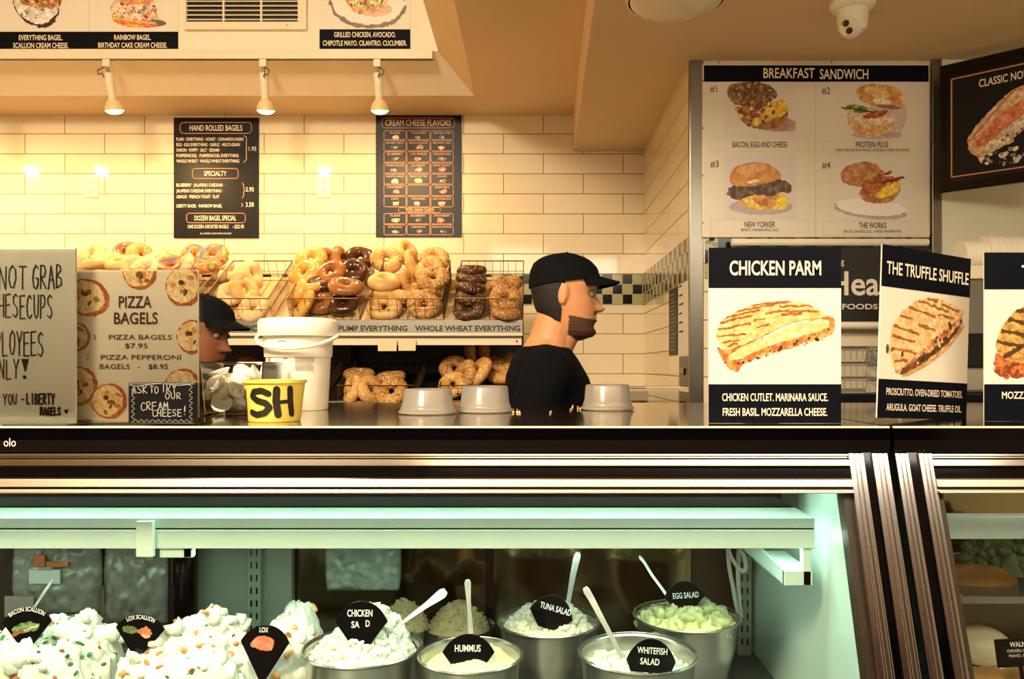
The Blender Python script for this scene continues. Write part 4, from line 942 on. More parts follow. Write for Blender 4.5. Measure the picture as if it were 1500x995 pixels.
# --- bagels
def bagel_mat(name, c1, c2, rough=.45, seeds=None, sdens=.5, coat=.0, swirl=None):
    m = mat(name, c1, rough, var=0, coat=coat, bump=.25, bscale=70); nt = m.node_tree; b = nt.nodes['Principled BSDF']
    tc = [n for n in nt.nodes if n.type == 'TEX_COORD'][0]
    nz = nt.nodes.new('ShaderNodeTexNoise'); nz.inputs['Scale'].default_value = 22; nz.inputs['Detail'].default_value = 5; nt.links.new(tc.outputs['Object'], nz.inputs['Vector'])
    cr = nt.nodes.new('ShaderNodeValToRGB'); cr.color_ramp.elements[0].position = .35; cr.color_ramp.elements[1].position = .68
    cr.color_ramp.elements[0].color = lin(c1) + (1,); cr.color_ramp.elements[1].color = lin(c2) + (1,); nt.links.new(nz.outputs['Fac'], cr.inputs[0]); out = cr.outputs[0]
    if swirl:
        wv = nt.nodes.new('ShaderNodeTexWave'); wv.inputs['Scale'].default_value = 6; wv.inputs['Distortion'].default_value = 4; nt.links.new(tc.outputs['Object'], wv.inputs['Vector'])
        c2_ = nt.nodes.new('ShaderNodeValToRGB'); el = c2_.color_ramp.elements
        for i, h in enumerate(swirl):
            e = el[i] if i < 2 else el.new(.5)
            e.position = i / (len(swirl) - 1); e.color = lin(h) + (1,)
        for i, e in enumerate(el): e.position = i / (len(el) - 1)
        for i, h in enumerate(swirl): el[i].color = lin(h) + (1,)
        nt.links.new(wv.outputs['Fac'], c2_.inputs[0]); out = c2_.outputs[0]
    if seeds:
        vo = nt.nodes.new('ShaderNodeTexVoronoi'); vo.inputs['Scale'].default_value = 130; nt.links.new(tc.outputs['Object'], vo.inputs['Vector'])
        lt = nt.nodes.new('ShaderNodeMath'); lt.operation = 'LESS_THAN'; lt.inputs[1].default_value = .36; nt.links.new(vo.outputs['Distance'], lt.inputs[0])
        sp = nt.nodes.new('ShaderNodeSeparateColor'); nt.links.new(vo.outputs['Color'], sp.inputs[0])
        l2 = nt.nodes.new('ShaderNodeMath'); l2.operation = 'LESS_THAN'; l2.inputs[1].default_value = sdens; nt.links.new(sp.outputs[0], l2.inputs[0])
        mu = nt.nodes.new('ShaderNodeMath'); mu.operation = 'MULTIPLY'; nt.links.new(lt.outputs[0], mu.inputs[0]); nt.links.new(l2.outputs[0], mu.inputs[1])
        c3 = nt.nodes.new('ShaderNodeValToRGB'); c3.color_ramp.interpolation = 'CONSTANT'; el = c3.color_ramp.elements
        el[0].color = lin(seeds[0]) + (1,); el[1].position = .5; el[1].color = lin(seeds[-1]) + (1,); nt.links.new(sp.outputs[1], c3.inputs[0])
        mx = nt.nodes.new('ShaderNodeMix'); mx.data_type = 'RGBA'; nt.links.new(mu.outputs[0], mx.inputs[0]); nt.links.new(out, mx.inputs[6]); nt.links.new(c3.outputs[0], mx.inputs[7]); out = mx.outputs[2]
    nt.links.new(out, b.inputs['Base Color']); return m
BM = dict(plain=bagel_mat('bagel_plain', '#d2a05a', '#e6c486', .45), egg=bagel_mat('bagel_egg', '#d9963c', '#ecbc64', .3, coat=.3), sesame=bagel_mat('bagel_sesame', '#c4883e', '#dcac66', .55, ['#f2dfb0', '#e8cf98'], .7),
    pump=bagel_mat('bagel_dark', '#3a2012', '#55301a', .22, coat=.5), cinn=bagel_mat('bagel_cinnamon', '#8a5228', '#b0743c', .3, coat=.35), pale=bagel_mat('bagel_pale', '#d6b076', '#e8d0a0', .6),
    every=bagel_mat('bagel_everything', '#b07838', '#cc9c58', .6, ['#ecd8a8', '#2a2018'], .8), dkevery=bagel_mat('bagel_dark_everything', '#3c2415', '#5c3a20', .5, ['#cdb486', '#171008'], .6),
    wheat=bagel_mat('bagel_wheat', '#9c6a34', '#bc8c50', .6, ['#e4cf9c', '#3a2a18'], .75), rainbow=bagel_mat('bagel_rainbow', '#e0a050', '#f0c080', .4, swirl=['#e08030', '#f0a860', '#e06028', '#1f8a50', '#f0b060', '#d84a48', '#3080a0']),
    confetti=bagel_mat('bagel_confetti', '#eac890', '#f4dcb0', .5, ['#d86850', '#5c8c60'], .2))
ADJ = dict(plain='plain golden', egg='shiny egg-yellow', sesame='sesame seeded', pump='glossy dark pumpernickel', cinn='glossy mid-brown', pale='pale floury', every='everything seeded', dkevery='dark seeded pumpernickel', wheat='seeded whole wheat', rainbow='rainbow swirled', confetti='pale confetti speckled')
from mathutils import noise as mnoise
BMESH = {}
def bagel_mesh(ty, k):
    key = (ty, k)
    if key not in BMESH:
        R, r = .039, .0255 ; nu, nv = 32, 16; v = []; f = []; ph = k * 13.7
        for i in range(nu):
            a = 2 * math.pi * i / nu
            rr = r * (1 + .10 * math.sin(a * 2 + ph) + .06 * math.sin(3 * a + ph * 2)); RR = R * (1 + .05 * math.sin(a * 2 + ph * 1.3))
            for j in range(nv):
                t = 2 * math.pi * j / nv
                n = 1 + .09 * mnoise.noise(Vector((math.cos(a) * 2.2 + ph, math.sin(a) * 2.2, math.cos(t) * 1.2)))
                rad = RR + rr * 1.06 * math.cos(t) * n; v.append((rad * math.cos(a), rad * math.sin(a), rr * (.92 if math.sin(t) > 0 else .80) * math.sin(t) * n))
                f.append((i * nv + j, ((i + 1) % nu) * nv + j, ((i + 1) % nu) * nv + (j + 1) % nv, i * nv + (j + 1) % nv))
        me = bpy.data.meshes.new('bagel'); me.from_pydata(v, [], f); me.materials.append(BM[ty]); me.polygons.foreach_set('use_smooth', [True] * len(f)); BMESH[key] = me
    return BMESH[key]
NRM = dict(f=(0, -.8, .6), t=(0, -.45, .9), u=(0, -.15, 1), l=(-.75, -.5, .4), r=(.75, -.5, .4), e=(.95, -.2, .25), b=(.2, .3, .9), ff=(.1, -.97, .25))
rb = random.Random(5)
def bagels(floor, items, where, group):
    p0, n0 = Vector((0, floor[0], floor[1])), Vector((0, -math.sin(math.radians(floor[2])), math.cos(math.radians(floor[2]))))
    cam0 = Vector((0, 0, EYE))
    for i, it in enumerate(items):
        px, py, w, ty, nm, pos = it[:6]; sc = it[6] if len(it) > 6 else 1.0
        d = Vector(((px - CX) / F, 1, -(py - CY) / F)); t = (w - n0.dot(cam0 - p0)) / n0.dot(d); c = cam0 + d * t
        o = bpy.data.objects.new('bagel', bagel_mesh(ty, rb.randrange(4))); C.objects.link(o); o.location = c
        nv = Vector(NRM[nm]) + Vector((rb.uniform(-.15, .15), rb.uniform(-.1, .1), rb.uniform(-.1, .1)))
        q = nv.to_track_quat('Z', 'Y') @ Euler((0, 0, rb.uniform(0, 6.28))).to_quaternion()
        o.rotation_euler = q.to_euler(); o.scale = (sc,) * 3
        tag(o, '%s bagel, %s %s' % (ADJ[ty], pos, where), 'bagel', group)
UP = (DK + .014, 1.583, 30.6); LO = (DK + .014, 1.25, 17)
bagels(UP, [(334, 402, .05, 'pale', 't', 'back left'), (368, 402, .05, 'pale', 'r', 'back right'), (345, 417, .06, 'pale', 'l', 'middle left'), (358, 426, .05, 'plain', 'r', 'middle right'), (337, 431, .04, 'pale', 'f', 'front left'), (371, 453, .028, 'pale', 'f', 'front right with its hole showing')], 'of the basket above the second worker', 'bagels in the third upper basket')
bagels(UP, [(456, 380, .095, 'egg', 'f', 'top left', 1.08), (447, 400, .10, 'egg', 'f', 'second from top at left', 1.08), (437, 428, .06, 'egg', 'l', 'far left'), (447, 447, .04, 'egg', 'l', 'front left'), (456, 422, .075, 'egg', 'u', 'middle left'), (480, 380, .06, 'cinn', 'r', 'small at top centre', .9), (498, 382, .07, 'cinn', 'e', 'edge-on at top'), (527, 379, .08, 'pump', 'f', 'top right', 1.05), (518, 398, .09, 'pump', 'f', 'second from top at right', 1.02),
    (484, 400, .10, 'cinn', 'f', 'centre with a clear hole', 1.03), (472, 417, .08, 'pump', 't', 'middle'), (506, 420, .10, 'cinn', 't', 'right of centre lying flat', 1.06), (470, 443, .035, 'cinn', 'f', 'front centre'), (503, 445, .035, 'pump', 'f', 'front right')], 'of the basket behind the white pail', 'bagels in the fourth upper basket')
bagels(UP, [(566, 381, .09, 'sesame', 'f', 'top left', 1.1), (594, 370, .07, 'plain', 'r', 'top centre', 1.05), (604, 388, .09, 'plain', 'e', 'edge-on at centre', 1.05), (637, 380, .09, 'sesame', 'f', 'top right', 1.05), (629, 395, .09, 'sesame', 'f', 'second from top at right', 1.05), (634, 408, .10, 'every', 'f', 'third from top at right', 1.08), (563, 413, .10, 'plain', 't', 'flat at left', 1.12), (597, 414, .08, 'sesame', 'e', 'small at centre', .85), (588, 418, .05, 'plain', 't', 'low at centre'), (563, 450, .03, 'plain', 'f', 'front left', 1.08), (562, 432, .05, 'sesame', 'u', 'second from front at left'), (593, 433, .05, 'sesame', 'u', 'front centre'), (621, 447, .035, 'every', 'f', 'front right', 1.05), (618, 427, .06, 'every', 't', 'second from front at right')], 'of the heaped sesame basket', 'bagels in the fifth upper basket')
bagels(UP, [(691, 397, .085, 'dkevery', 'u', 'top of the dark stack'), (690, 409, .082, 'dkevery', 'u', 'second in the dark stack'), (690, 422, .078, 'dkevery', 'u', 'third in the dark stack'), (689, 436, .06, 'dkevery', 't', 'fourth in the dark stack'), (687, 452, .035, 'dkevery', 'f', 'front of the dark stack'), (741, 417, .075, 'wheat', 't', 'top of the brown stack', 1.06), (740, 437, .07, 'wheat', 'f', 'middle of the brown stack', 1.08), (741, 455, .03, 'wheat', 't', 'front of the brown stack')], 'in the right end basket', 'bagels in the right end basket')
bagels(UP, [(311, 376, .09, 'rainbow', 'f', 'top right', 1.1), (286, 378, .09, 'rainbow', 'r', 'top left', 1.0), (298, 390, .10, 'rainbow', 't', 'middle', 1.1), (244, 376, .09, 'confetti', 'f', 'behind the others'), (225, 384, .10, 'confetti', 't', 'left of the heap', 1.1), (250, 391, .10, 'rainbow', 'f', 'low centre'), (272, 392, .1, 'confetti', 'l', 'low between the swirls'), (215, 395, .1, 'confetti', 'f', 'low left')], 'of the rainbow basket above the pizza sign', 'bagels in the second upper basket')
bagels(UP, [(134, 374, .09, 'pale', 'f', 'top left'), (160, 380, .09, 'pale', 't', 'top centre'), (186, 370, .09, 'cinn', 'f', 'brown at top'), (206, 374, .085, 'sesame', 'r', 'top right'), (140, 388, .10, 'plain', 'u', 'second row left'), (178, 386, .10, 'plain', 't', 'second row centre', 1.1), (120, 388, .10, 'pale', 'l', 'far left by the grey card'), (196, 392, .1, 'pale', 'f', 'second row right')], 'of the heap above the pizza sign', 'bagels in the first upper basket')
bagels(LO, [(526, 549, .055, 'every', 'u', 'lying on top at left', 1.02), (517, 570, .04, 'sesame', 'l', 'standing front left'), (542, 571, .04, 'sesame', 'r', 'standing at front centre'), (572, 554, .055, 'every', 'u', 'lying on top at right'), (574, 574, .035, 'every', 'f', 'front right', 1.05)], 'in the lower basket beside the pail', 'bagels in the left lower basket')
bagels(LO, [(667, 519, .06, 'cinn', 'f', 'dim at back left'), (692, 524, .08, 'wheat', 'e', 'standing at back centre'), (712, 522, .07, 'wheat', 'e', 'standing right of back centre'), (735, 522, .06, 'cinn', 'f', 'dim at back right'), (666, 540, .08, 'every', 'f', 'middle left'), (681, 550, .08, 'every', 'l', 'leaning at left centre', 1.06), (701, 546, .09, 'sesame', 'l', 'leaning at centre', 1.1), (738, 537, .07, 'every', 'u', 'upper flat one at right'), (737, 553, .05, 'sesame', 'u', 'lower flat one at right'), (664, 564, .05, 'sesame', 'f', 'front left')], 'in the lower basket behind the tubs', 'bagels in the right lower basket')
bagels(LO, [(360, 540, .05, 'cinn', 'f', 'left'), (350, 560, .04, 'pump', 'l', 'front left')], 'in the dark lower basket behind the pail', 'bagels in the dark lower basket')
# ------------------------------------------------------------------ things standing on the case top
TOPZ = 1.3003
pl = thing('plastic_pail', 'white plastic pail with snap lid and bail handle on the case', 'pail', (X(431, 1.63), 1.66, TOPZ))
ps = 1.63 / F
B().lathe([(.001, 0), (.058, 0), (.060, .003), (.0655, .108), (.0680, .109), (.0685, .113), (.0705, .165), (.001, .165)], 56).build('tub', m_white, pl, smooth=True, angle=50)
B().lathe([(.001, .188), (.066, .189), (.0775, .187), (.081, .181), (.0815, .160), (.079, .152), (.0715, .152), (.0712, .1655), (.001, .1655)][::-1], 56).build('lid', m_white, pl, smooth=True, angle=50)
hp = [(.083 * math.cos(t), -.083 * math.sin(t) if True else 0, .156 - .030 * math.sin(t)) for t in np.linspace(0, math.pi, 28)]
B().tube(hp, .0042, 8).build('bail_handle', m_white, pl, smooth=True)
def wrap(b, R0, slope=0.0):
    for v in b.v:
        R = R0 + slope * v.z + .0004; a = v.x / R; y = -R * math.cos(a) + (-v.y if False else 0); v.x, v.y = R * math.sin(a), y
    return b
m_lab_grey, m_lab_red = mat('label_grey', '#9c9a8c', .6), mat('label_red', '#c87060', .6)
b = B(); r = random.Random(2)
for z0, n in ((.134, 2), (.121, 2), (.106, 3), (.093, 2), (.086, 2)):
    for k in range(n): 
        w_ = r.uniform(.03, .042)
        for j in range(8): b.add([(.012 + w_ * j / 8, 0, z0 - k * .0042), (.012 + w_ * (j + .8) / 8, 0, z0 - k * .0042), (.012 + w_ * (j + .8) / 8, 0, z0 + .0022 - k * .0042), (.012 + w_ * j / 8, 0, z0 + .0022 - k * .0042)], [(0, 1, 2, 3)])
wrap(b, .0605, .062).build('small_print', m_lab_grey, pl)
b = B()
for x0, x1, z0, z1 in ((-.022, -.004, .139, .1415), (-.050, -.008, .094, .0952), (-.052, -.048, .10, .128), (-.043, -.034, .112, .122), (-.012, -.003, .106, .122)):
    for j in range(6): b.add([(x0 + (x1 - x0) * j / 6, 0, z0), (x0 + (x1 - x0) * (j + 1) / 6, 0, z0), (x0 + (x1 - x0) * (j + 1) / 6, 0, z1), (x0 + (x1 - x0) * j / 6, 0, z1)], [(0, 1, 2, 3)])
b.add([(-.027 + .0045 * math.cos(t), 0, .119 + .0045 * math.sin(t)) for t in np.linspace(0, 6.0, 12)], [tuple(range(12))])
wrap(b, .0605, .062).build('red_print', m_lab_red, pl)
# yellow tub lettered in marker
D_ = 1.27
yt = thing('deli_tub', 'yellow tub marked SH in thick black marker in front of the pail', 'tub', (X(389, D_), D_ + .045, TOPZ))
B().lathe([(.001, .0), (.040, 0), (.0415, .002), (.0485, .062), (.0515, .063), (.0515, .068), (.0490, .068), (.0475, .062), (.0400, .003), (.001, .003)], 48).build('tub', mat('yellow_plastic', '#e2d062', .35, var=.10, vscale=30, sss=.1), yt, smooth=True, angle=50)
b = Pen()
def blob(pts, wd):
    for (p0, p1) in zip(pts, pts[1:]):
        for k in range(6): 
            a = Vector(p0).lerp(Vector(p1), k / 6); c_ = Vector(p0).lerp(Vector(p1), (k + 1) / 6); b.stroke([tuple(a), tuple(c_)], wd, 0)
blob([(.005, .046), (-.006, .051), (-.020, .049), (-.024, .042), (-.014, .035), (.000, .031), (.006, .024), (-.002, .015), (-.016, .012), (-.027, .016)], .0105)
blob([(.018, .053), (.0165, .034), (.019, .012)], .0115); blob([(.040, .054), (.040, .034), (.042, .013)], .0105); blob([(.018, .032), (.041, .034)], .006)
blob([(-.046, .050), (-.047, .012)], .008)
wrap(b, .0418, .109).build('marker_lettering', m_ink, yt)
# clear box of white lids
bx = thing('clear_bin', 'clear open bin of white plastic pieces beside the pail', 'bin', (X(338, 1.46), 1.52, TOPZ))
B().lathe([(.001, 0), (.075, 0), (.083, .094), (.087, .095), (.085, .099), (.081, .097), (.073, .003), (.001, .003)], 4, M=Matrix.Rotation(math.pi / 4, 3, 'Z')).build('bin', m_acryl, bx, bevel=.002)
b = B(); r = random.Random(9)
for k in range(60):
    M = Euler((r.uniform(-1.2, 1.2), r.uniform(-1.2, 1.2), r.uniform(0, 6))).to_matrix(); rr = r.uniform(.012, .02)
    b.lathe([(.002, 0), (rr * .7, .001), (rr, .008), (rr * 1.1, .010), (rr * .95, .011), (.002, .003)], 9, (r.uniform(-.042, .042), r.uniform(-.042, .042), .016 + r.uniform(0, .05) + (.012 if r.random() < .3 else 0)), M, cap=False)
tag(b.build('plastic_lids', mat('lid_white', '#fbf8ef', .4, sss=.2), None, smooth=True), 'heap of small white plastic pieces inside the clear bin', 'lids', kind='stuff').location = bx.location
# upturned clear tubs
def tub(px, py, label, h=.047):
    D = (EYE - TOPZ) * F / (py - CY) ; t = thing('deli_tub', label, 'tub', (X(px, D), D + .02, TOPZ), group='upturned clear deli tubs')
    k = (D) / 1.5
    B().lathe([(.0525, .001), (.0545, .003), (.0545, .007), (.0515, .008), (.0512, .013), (.0495, .014), (.0490, .019), (.0480, .020), (.0455, h - .003), (.0435, h), (.040, h + .0005), (.038, h - .002), (.001, h - .0025)], 48, cap=False).build('wall', m_milky, t, smooth=True, angle=60)
    B().tube([(.0535 * math.cos(a), .0535 * math.sin(a), .0035) for a in np.linspace(0, 2 * math.pi, 41)[:-1]], .0024, 6, True).build('rim', m_milky, t, smooth=True)
tub(624.5, 607, 'leftmost of three upturned clear deli tubs, next to the paper tags'); tub(709.5, 604.5, 'middle upturned clear deli tub, left of the man', .051); tub(891, 601, 'upturned clear deli tub alone at right of the man', .052)
b = B(); r = random.Random(4)
for px, py, n, sp in ((757, 603, 14, 7), (806, 605, 2, 2), (838, 598, 4, 4), (848, 600, 4, 3)):
    for k in range(n):
        D = (EYE - TOPZ) * F / (py + r.uniform(-3, 3) - CY); b.ball((X(px + r.uniform(-sp, sp), D), D, TOPZ + .0016), (r.uniform(.0012, .0024), .0016, .0014), 6, 4)
tag(b.build('sesame_crumbs', mat('crumb', '#e6c890', .6), None, smooth=True), 'loose sesame crumbs scattered on the dark counter in front of the man', 'crumbs', kind='stuff')
# ------------------------------------------------------------------ behind the cards at right
wc = thing('work_counter', 'black fronted work counter behind the sandwich cards', 'counter', (1.1, 2.5, 0))
box(.66, 1.55, 2.24, 2.85, 1.272, 1.312).build('top', m_blackm, wc, world=True, bevel=.002)
box(.68, 1.53, 2.27, 2.85, 0, 1.272).build('cabinet', m_black, wc, world=True)
for k in range(3):
    t = thing('clamshell_box', 'clear hinged food box, %s of the stack seen between the cards' % ('bottom', 'middle', 'top')[k], 'food box', (X(1258, 2.36), 2.40, 1.3125 + k * .046), group='clear food boxes')
    B().lathe([(.001, 0), (.085, 0), (.098, .034), (.104, .036), (.104, .039), (.096, .040), (.088, .0455), (.001, .0455)], 4, M=Matrix.Rotation(math.pi / 4, 3, 'Z')).build('tray', m_clear, t, bevel=.004)
    b = B()
    for q_ in range(7): b.box(-.055 + q_ * .018, -.052 + q_ * .018, -.069 + .0, -.066, .006, .033)
    b.build('ribs', m_clear, t)
dr = thing('drink_dispenser', 'grey and steel dispenser between the last two cards', 'dispenser', (X(1470, 2.3), 2.42, 1.3125))
xa, xb = X(1390, 2.3), X(1545, 2.3)
b0 = Vector(dr.location)
box(xa, xb, 2.31, 2.6, 1.3125, Z(537, 2.3)).build('steel_base', m_steel, dr, world=True, bevel=.01)
box(xa, xb, 2.30, 2.6, Z(537, 2.3), Z(489, 2.3)).build('black_band', m_black, dr, world=True, bevel=.003)
box(xa, xb, 2.32, 2.6, Z(489, 2.3), Z(408, 2.3)).build('grey_body', mat('dispenser_grey', '#77746a', .5, .4), dr, world=True, bevel=.003)
box(xa, xb, 2.31, 2.6, Z(408, 2.3), Z(388, 2.3)).build('top', m_cream, dr, world=True, bevel=.004)
for px, hh, lb in ((1424, .084, 'left sleeve of white ribbed lids on the dispenser'), (1466, .100, 'right taller sleeve of white ribbed lids on the dispenser')):
    t = thing('lid_sleeve', lb, 'lids', (X(px, 2.4), 2.40, Z(388, 2.3) + .0005), group='lid sleeves on the dispenser')
    M = Matrix.Rotation(math.pi / 2, 3, 'Y'); R = hh / 2; L = .075 if px < 1450 else .11
    prof = [(.001, -L / 2)]
    for k in range(12): z = -L / 2 + L * k / 12; prof += [(R * (.93 if k % 2 else 1), z), (R * (.93 if k % 2 else 1), z + L / 13)]
    prof.append((.001, L / 2)); B().lathe(prof, 32, (0, 0, R), M).build('lids', m_white, t, smooth=True, angle=50)

# ------------------------------------------------------------------ food in the case
ZB = .942
def fbm(p, s): return mnoise.noise(p * s) + .5 * mnoise.noise(p * s * 2.1) + .25 * mnoise.noise(p * s * 4.3)
def heap(name, label, cat, cx, cy, z0, rx, ry, h, m, peaks=(), rough=.012, seed=0, chunks=0, chunk_r=.006, flecks=(), group=None, flat=2.2, nr=84, na=200):
    def zz(u, v):
        r2 = u * u + v * v; base = h * max(0, 1 - r2 ** (flat / 2))
        for (pu, pv, ph, pw) in peaks: base += ph * math.exp(-((u - pu) ** 2 + (v - pv) ** 2) / pw ** 2)
        p = Vector((u * rx, v * ry, seed * 3.1)); k = min(1, max(0, (1.02 - r2) * 4))
        return base + k * rough * (1.1 * fbm(p, 22) + .55 * abs(fbm(p + Vector((9, 3, 1)), 45)) + .38 * fbm(p, 120))
    v = [(cx, cy, z0 + zz(0, 0))]; f = []
    for i in range(1, nr + 1):
        for j in range(na):
            a = 2 * math.pi * j / na; r_ = i / nr; u_, v_ = r_ * math.cos(a), r_ * math.sin(a)
            w1 = Vector((u_ * 3, v_ * 3, seed)); du = .04 * mnoise.noise(w1 * 4) * (r_ < .99)
            v.append((cx + (u_ + du) * rx, cy + (v_ + du) * ry, z0 + zz(u_, v_)))
    for j in range(na): f.append((0, 1 + j, 1 + (j + 1) % na))
    for i in range(nr - 1):
        for j in range(na): a = 1 + i * na; j2 = (j + 1) % na; f.append((a + j, a + na + j, a + na + j2, a + j2))
    b = B().add(v, f); r = random.Random(seed)
    def spot_on():
        a, q_ = r.uniform(0, 6.283), math.sqrt(r.random()) * .93; u_, v_ = q_ * math.cos(a), q_ * math.sin(a); return Vector((cx + u_ * rx, cy + v_ * ry, z0 + zz(u_, v_)))
    for k in range(chunks):
        c_ = spot_on(); s = chunk_r * r.uniform(.5, 1.3); M = Euler((r.uniform(0, 3), r.uniform(0, 3), r.uniform(0, 3))).to_matrix()
        q0 = len(b.v); b.ball(c_ + Vector((0, 0, s * .1)), (s * r.uniform(.7, 1.4), s, s * r.uniform(.5, .9)), 8, 5, M); pv = Vector((k * 1.7, seed, 0)); cc_ = c_ + Vector((0, 0, s * .1))
        for i in range(q0, len(b.v)): d_ = b.v[i] - cc_; b.v[i] = cc_ + d_ * (1 + .75 * mnoise.noise(d_ / s * 1.3 + pv))
    o = b.build(name, m, None, smooth=True, angle=180); tag(o, label, cat, group)
    for nm, fm, n, s0, s1 in flecks:
        b = B()
        for k in range(n):
            c_ = spot_on(); M = Euler((r.uniform(-.9, .9), r.uniform(-.9, .9), r.uniform(0, 6))).to_matrix(); s = r.uniform(s0, s1); q_ = len(b.v)
            b.ball(c_ + Vector((0, 0, s * .08)), (s * r.uniform(.8, 1.7), s * .7, s * .45), 7, 4, M)
        tag(b.build(nm, fm, o, smooth=True), kind='stuff')
    return o
m_cc = mat('cream_cheese', '#d6d8ca', .5, var=.04, sss=.15, bump=.3, bscale=150)
m_green, m_orange, m_salmon, m_redb = mat('scallion_green', '#2f6a3a', .5, var=.3), mat('carrot_orange', '#d08040', .5, var=.2), mat('lox_orange', '#e39a56', .45, var=.15), mat('bacon_red', '#94522e', .5, var=.25)
m_tan = mat('salad_tan', '#b39a6c', .6, var=.2, vscale=60, bump=.4)
def pan(label, x0, x1, y0, y1, z):
    t = thing('food_pan', label, 'pan', ((x0 + x1) / 2, (y0 + y1) / 2, .80), group='steel pans of cream cheese')
    a, c_ = (x1 - x0) / 2, (y1 - y0) / 2; zz = z - .80
    B().box(-a, a, -c_, -c_ + .003, 0.0, zz).box(-a, a, c_ - .003, c_, 0.0, zz).box(-a, -a + .003, -c_, c_, 0.0, zz).box(a - .003, a, -c_, c_, 0.0, zz).box(-a, a, -c_, c_, 0, .003).build('pan', m_steel, t)
    B().tube([(-a, -c_, zz), (a, -c_, zz), (a, c_, zz), (-a, c_, zz)], .004, 8, True).build('rim', m_steel, t)
D_a = 1.27
pan('steel pan under the bacon scallion cream cheese at far left', X(-60, D_a), X(168, D_a), 1.15, 1.42, .875)
pan('steel pan under the lox scallion cream cheese', X(172, D_a), X(384, D_a), 1.15, 1.40, .875)
pan('steel pan under the lox cream cheese', X(390, 1.30), X(486, 1.30), 1.21, 1.42, .875)
heap('cream_cheese', 'mound of bacon scallion cream cheese with green and red flecks at far left', 'cream cheese', X(60, D_a), 1.285, .872, .118, .125, .085, m_cc, [(.42, .1, .022, .4), (-.4, -.1, .008, .4), (.1, -.5, .012, .35)], .015, 1, 36, .012, flecks=[('scallion_flecks', m_green, 95, .0025, .0068), ('bacon_flecks', m_redb, 44, .0025, .006)], flat=3.2)
heap('cream_cheese', 'broad mound of lox scallion cream cheese with orange chunks in the middle left', 'cream cheese', X(282, D_a), 1.275, .872, .116, .118, .080, m_cc, [(.30, .25, .022, .5), (-.1, .3, .014, .4), (-.75, -.2, .032, .35)], .016, 2, 36, .012, flecks=[('lox_flecks', m_orange, 60, .003, .0085), ('scallion_flecks', m_green, 34, .002, .005)], flat=3.2)
heap('cream_cheese', 'narrow peaked mound of lox cream cheese behind the LOX marker', 'cream cheese', X(425, 1.33), 1.335, .872, .060, .085, .090, m_cc, [(.25, .15, .016, .5), (.5, .2, .012, .3)], .013, 3, 16, .010, flecks=[('lox_flecks', m_salmon, 30, .004, .010)], flat=3.0, na=110)
def bowl(px, D, dia, label):
    R = dia / 2; t = thing('steel_bowl', label, 'bowl', (X(px, D), D, .8005), group='stainless salad bowls'); H = ZB - .8005
    B().lathe([(.001, 0), (R * .55, 0), (R * .66, .010), (R * .80, .045), (R * .92, .09), (R * .975, H - .004), (R * 1.0, H), (R * 1.02, H - .001), (R * 1.015, H + .002), (R * .985, H + .0025), (R * .955, H - .004), (R * .90, .09), (R * .78, .046), (R * .64, .012), (.001, .008)], 64, cap=False).build('bowl', m_bowl, t, smooth=True, angle=80)
    B().tube([(R * 1.008 * math.cos(a), R * 1.008 * math.sin(a), H + .001) for a in np.linspace(0, 2 * math.pi, 65)[:-1]], .0022, 8, True).build('rolled_rim', m_bowl, t, smooth=True)
    return X(px, D), D, R
m_chs, m_hum, m_tun, m_egg, m_whf = mat('chicken_salad', '#d4d8c6', .55, var=.08, vscale=50, sss=.1), mat('hummus_paste', '#ccc49c', .5, var=.06), mat('tuna_salad', '#d2cab4', .55, var=.09, vscale=50, sss=.1), mat('egg_salad', '#d8d69c', .5, var=.08, vscale=40, sss=.15), mat('whitefish_salad', '#d4d6c8', .5, var=.05, sss=.1)
bx_, by_, R = bowl(531, 1.27, .186, 'steel bowl of chicken salad in the middle front')
heap('chicken_salad', 'heaped white chicken salad in a steel bowl', 'salad', bx_, by_, ZB - .018, R * .92, R * .92, .036, m_chs, [(.35, .35, .035, .45), (-.2, .4, .018, .4)], .008, 4, 420, .0062, [('celery_flecks', m_green, 40, .0012, .0024)], flat=2.4)
bx_, by_, R = bowl(689, 1.235, .158, 'steel bowl of hummus, small and at the front centre')
heap('hummus', 'smooth beige hummus swirled in a steel bowl', 'hummus', bx_, by_, ZB - .020, R * .95, R * .95, .012, m_hum, [(.5, .3, .012, .3), (-.4, .4, .010, .3), (.1, -.3, .008, .3)], .006, 5, flat=3)
bx_, by_, R = bowl(804, 1.40, .176, 'steel bowl of tuna salad behind the hummus')
heap('tuna_salad', 'heaped pale tuna salad in a steel bowl behind the hummus', 'salad', bx_, by_, ZB - .016, R * .92, R * .92, .026, m_tun, [(.3, .2, .016, .4), (-.4, .1, .014, .4)], .009, 6, 380, .006, flat=2.4)
bx_, by_, R = bowl(1005, 1.43, .186, 'steel bowl of egg salad at the right rear')
heap('egg_salad', 'yellowish chunky egg salad in the right rear bowl', 'salad', bx_, by_, ZB - .022, R * .94, R * .94, .022, m_egg, [(-.4, -.2, .014, .4), (.4, -.1, .012, .4)], .008, 7, 170, .011, flat=2.6)
bx_, by_, R = bowl(934, 1.245, .182, 'steel bowl of whitefish salad, half empty at the right front')
heap('whitefish_salad', 'low white whitefish salad at the bottom of the right front bowl', 'salad', bx_, by_, ZB - .036, R * .93, R * .93, .016, m_whf, [(-.6, .1, .018, .35), (.7, .2, .012, .3)], .008, 8, 160, .006, flat=3)
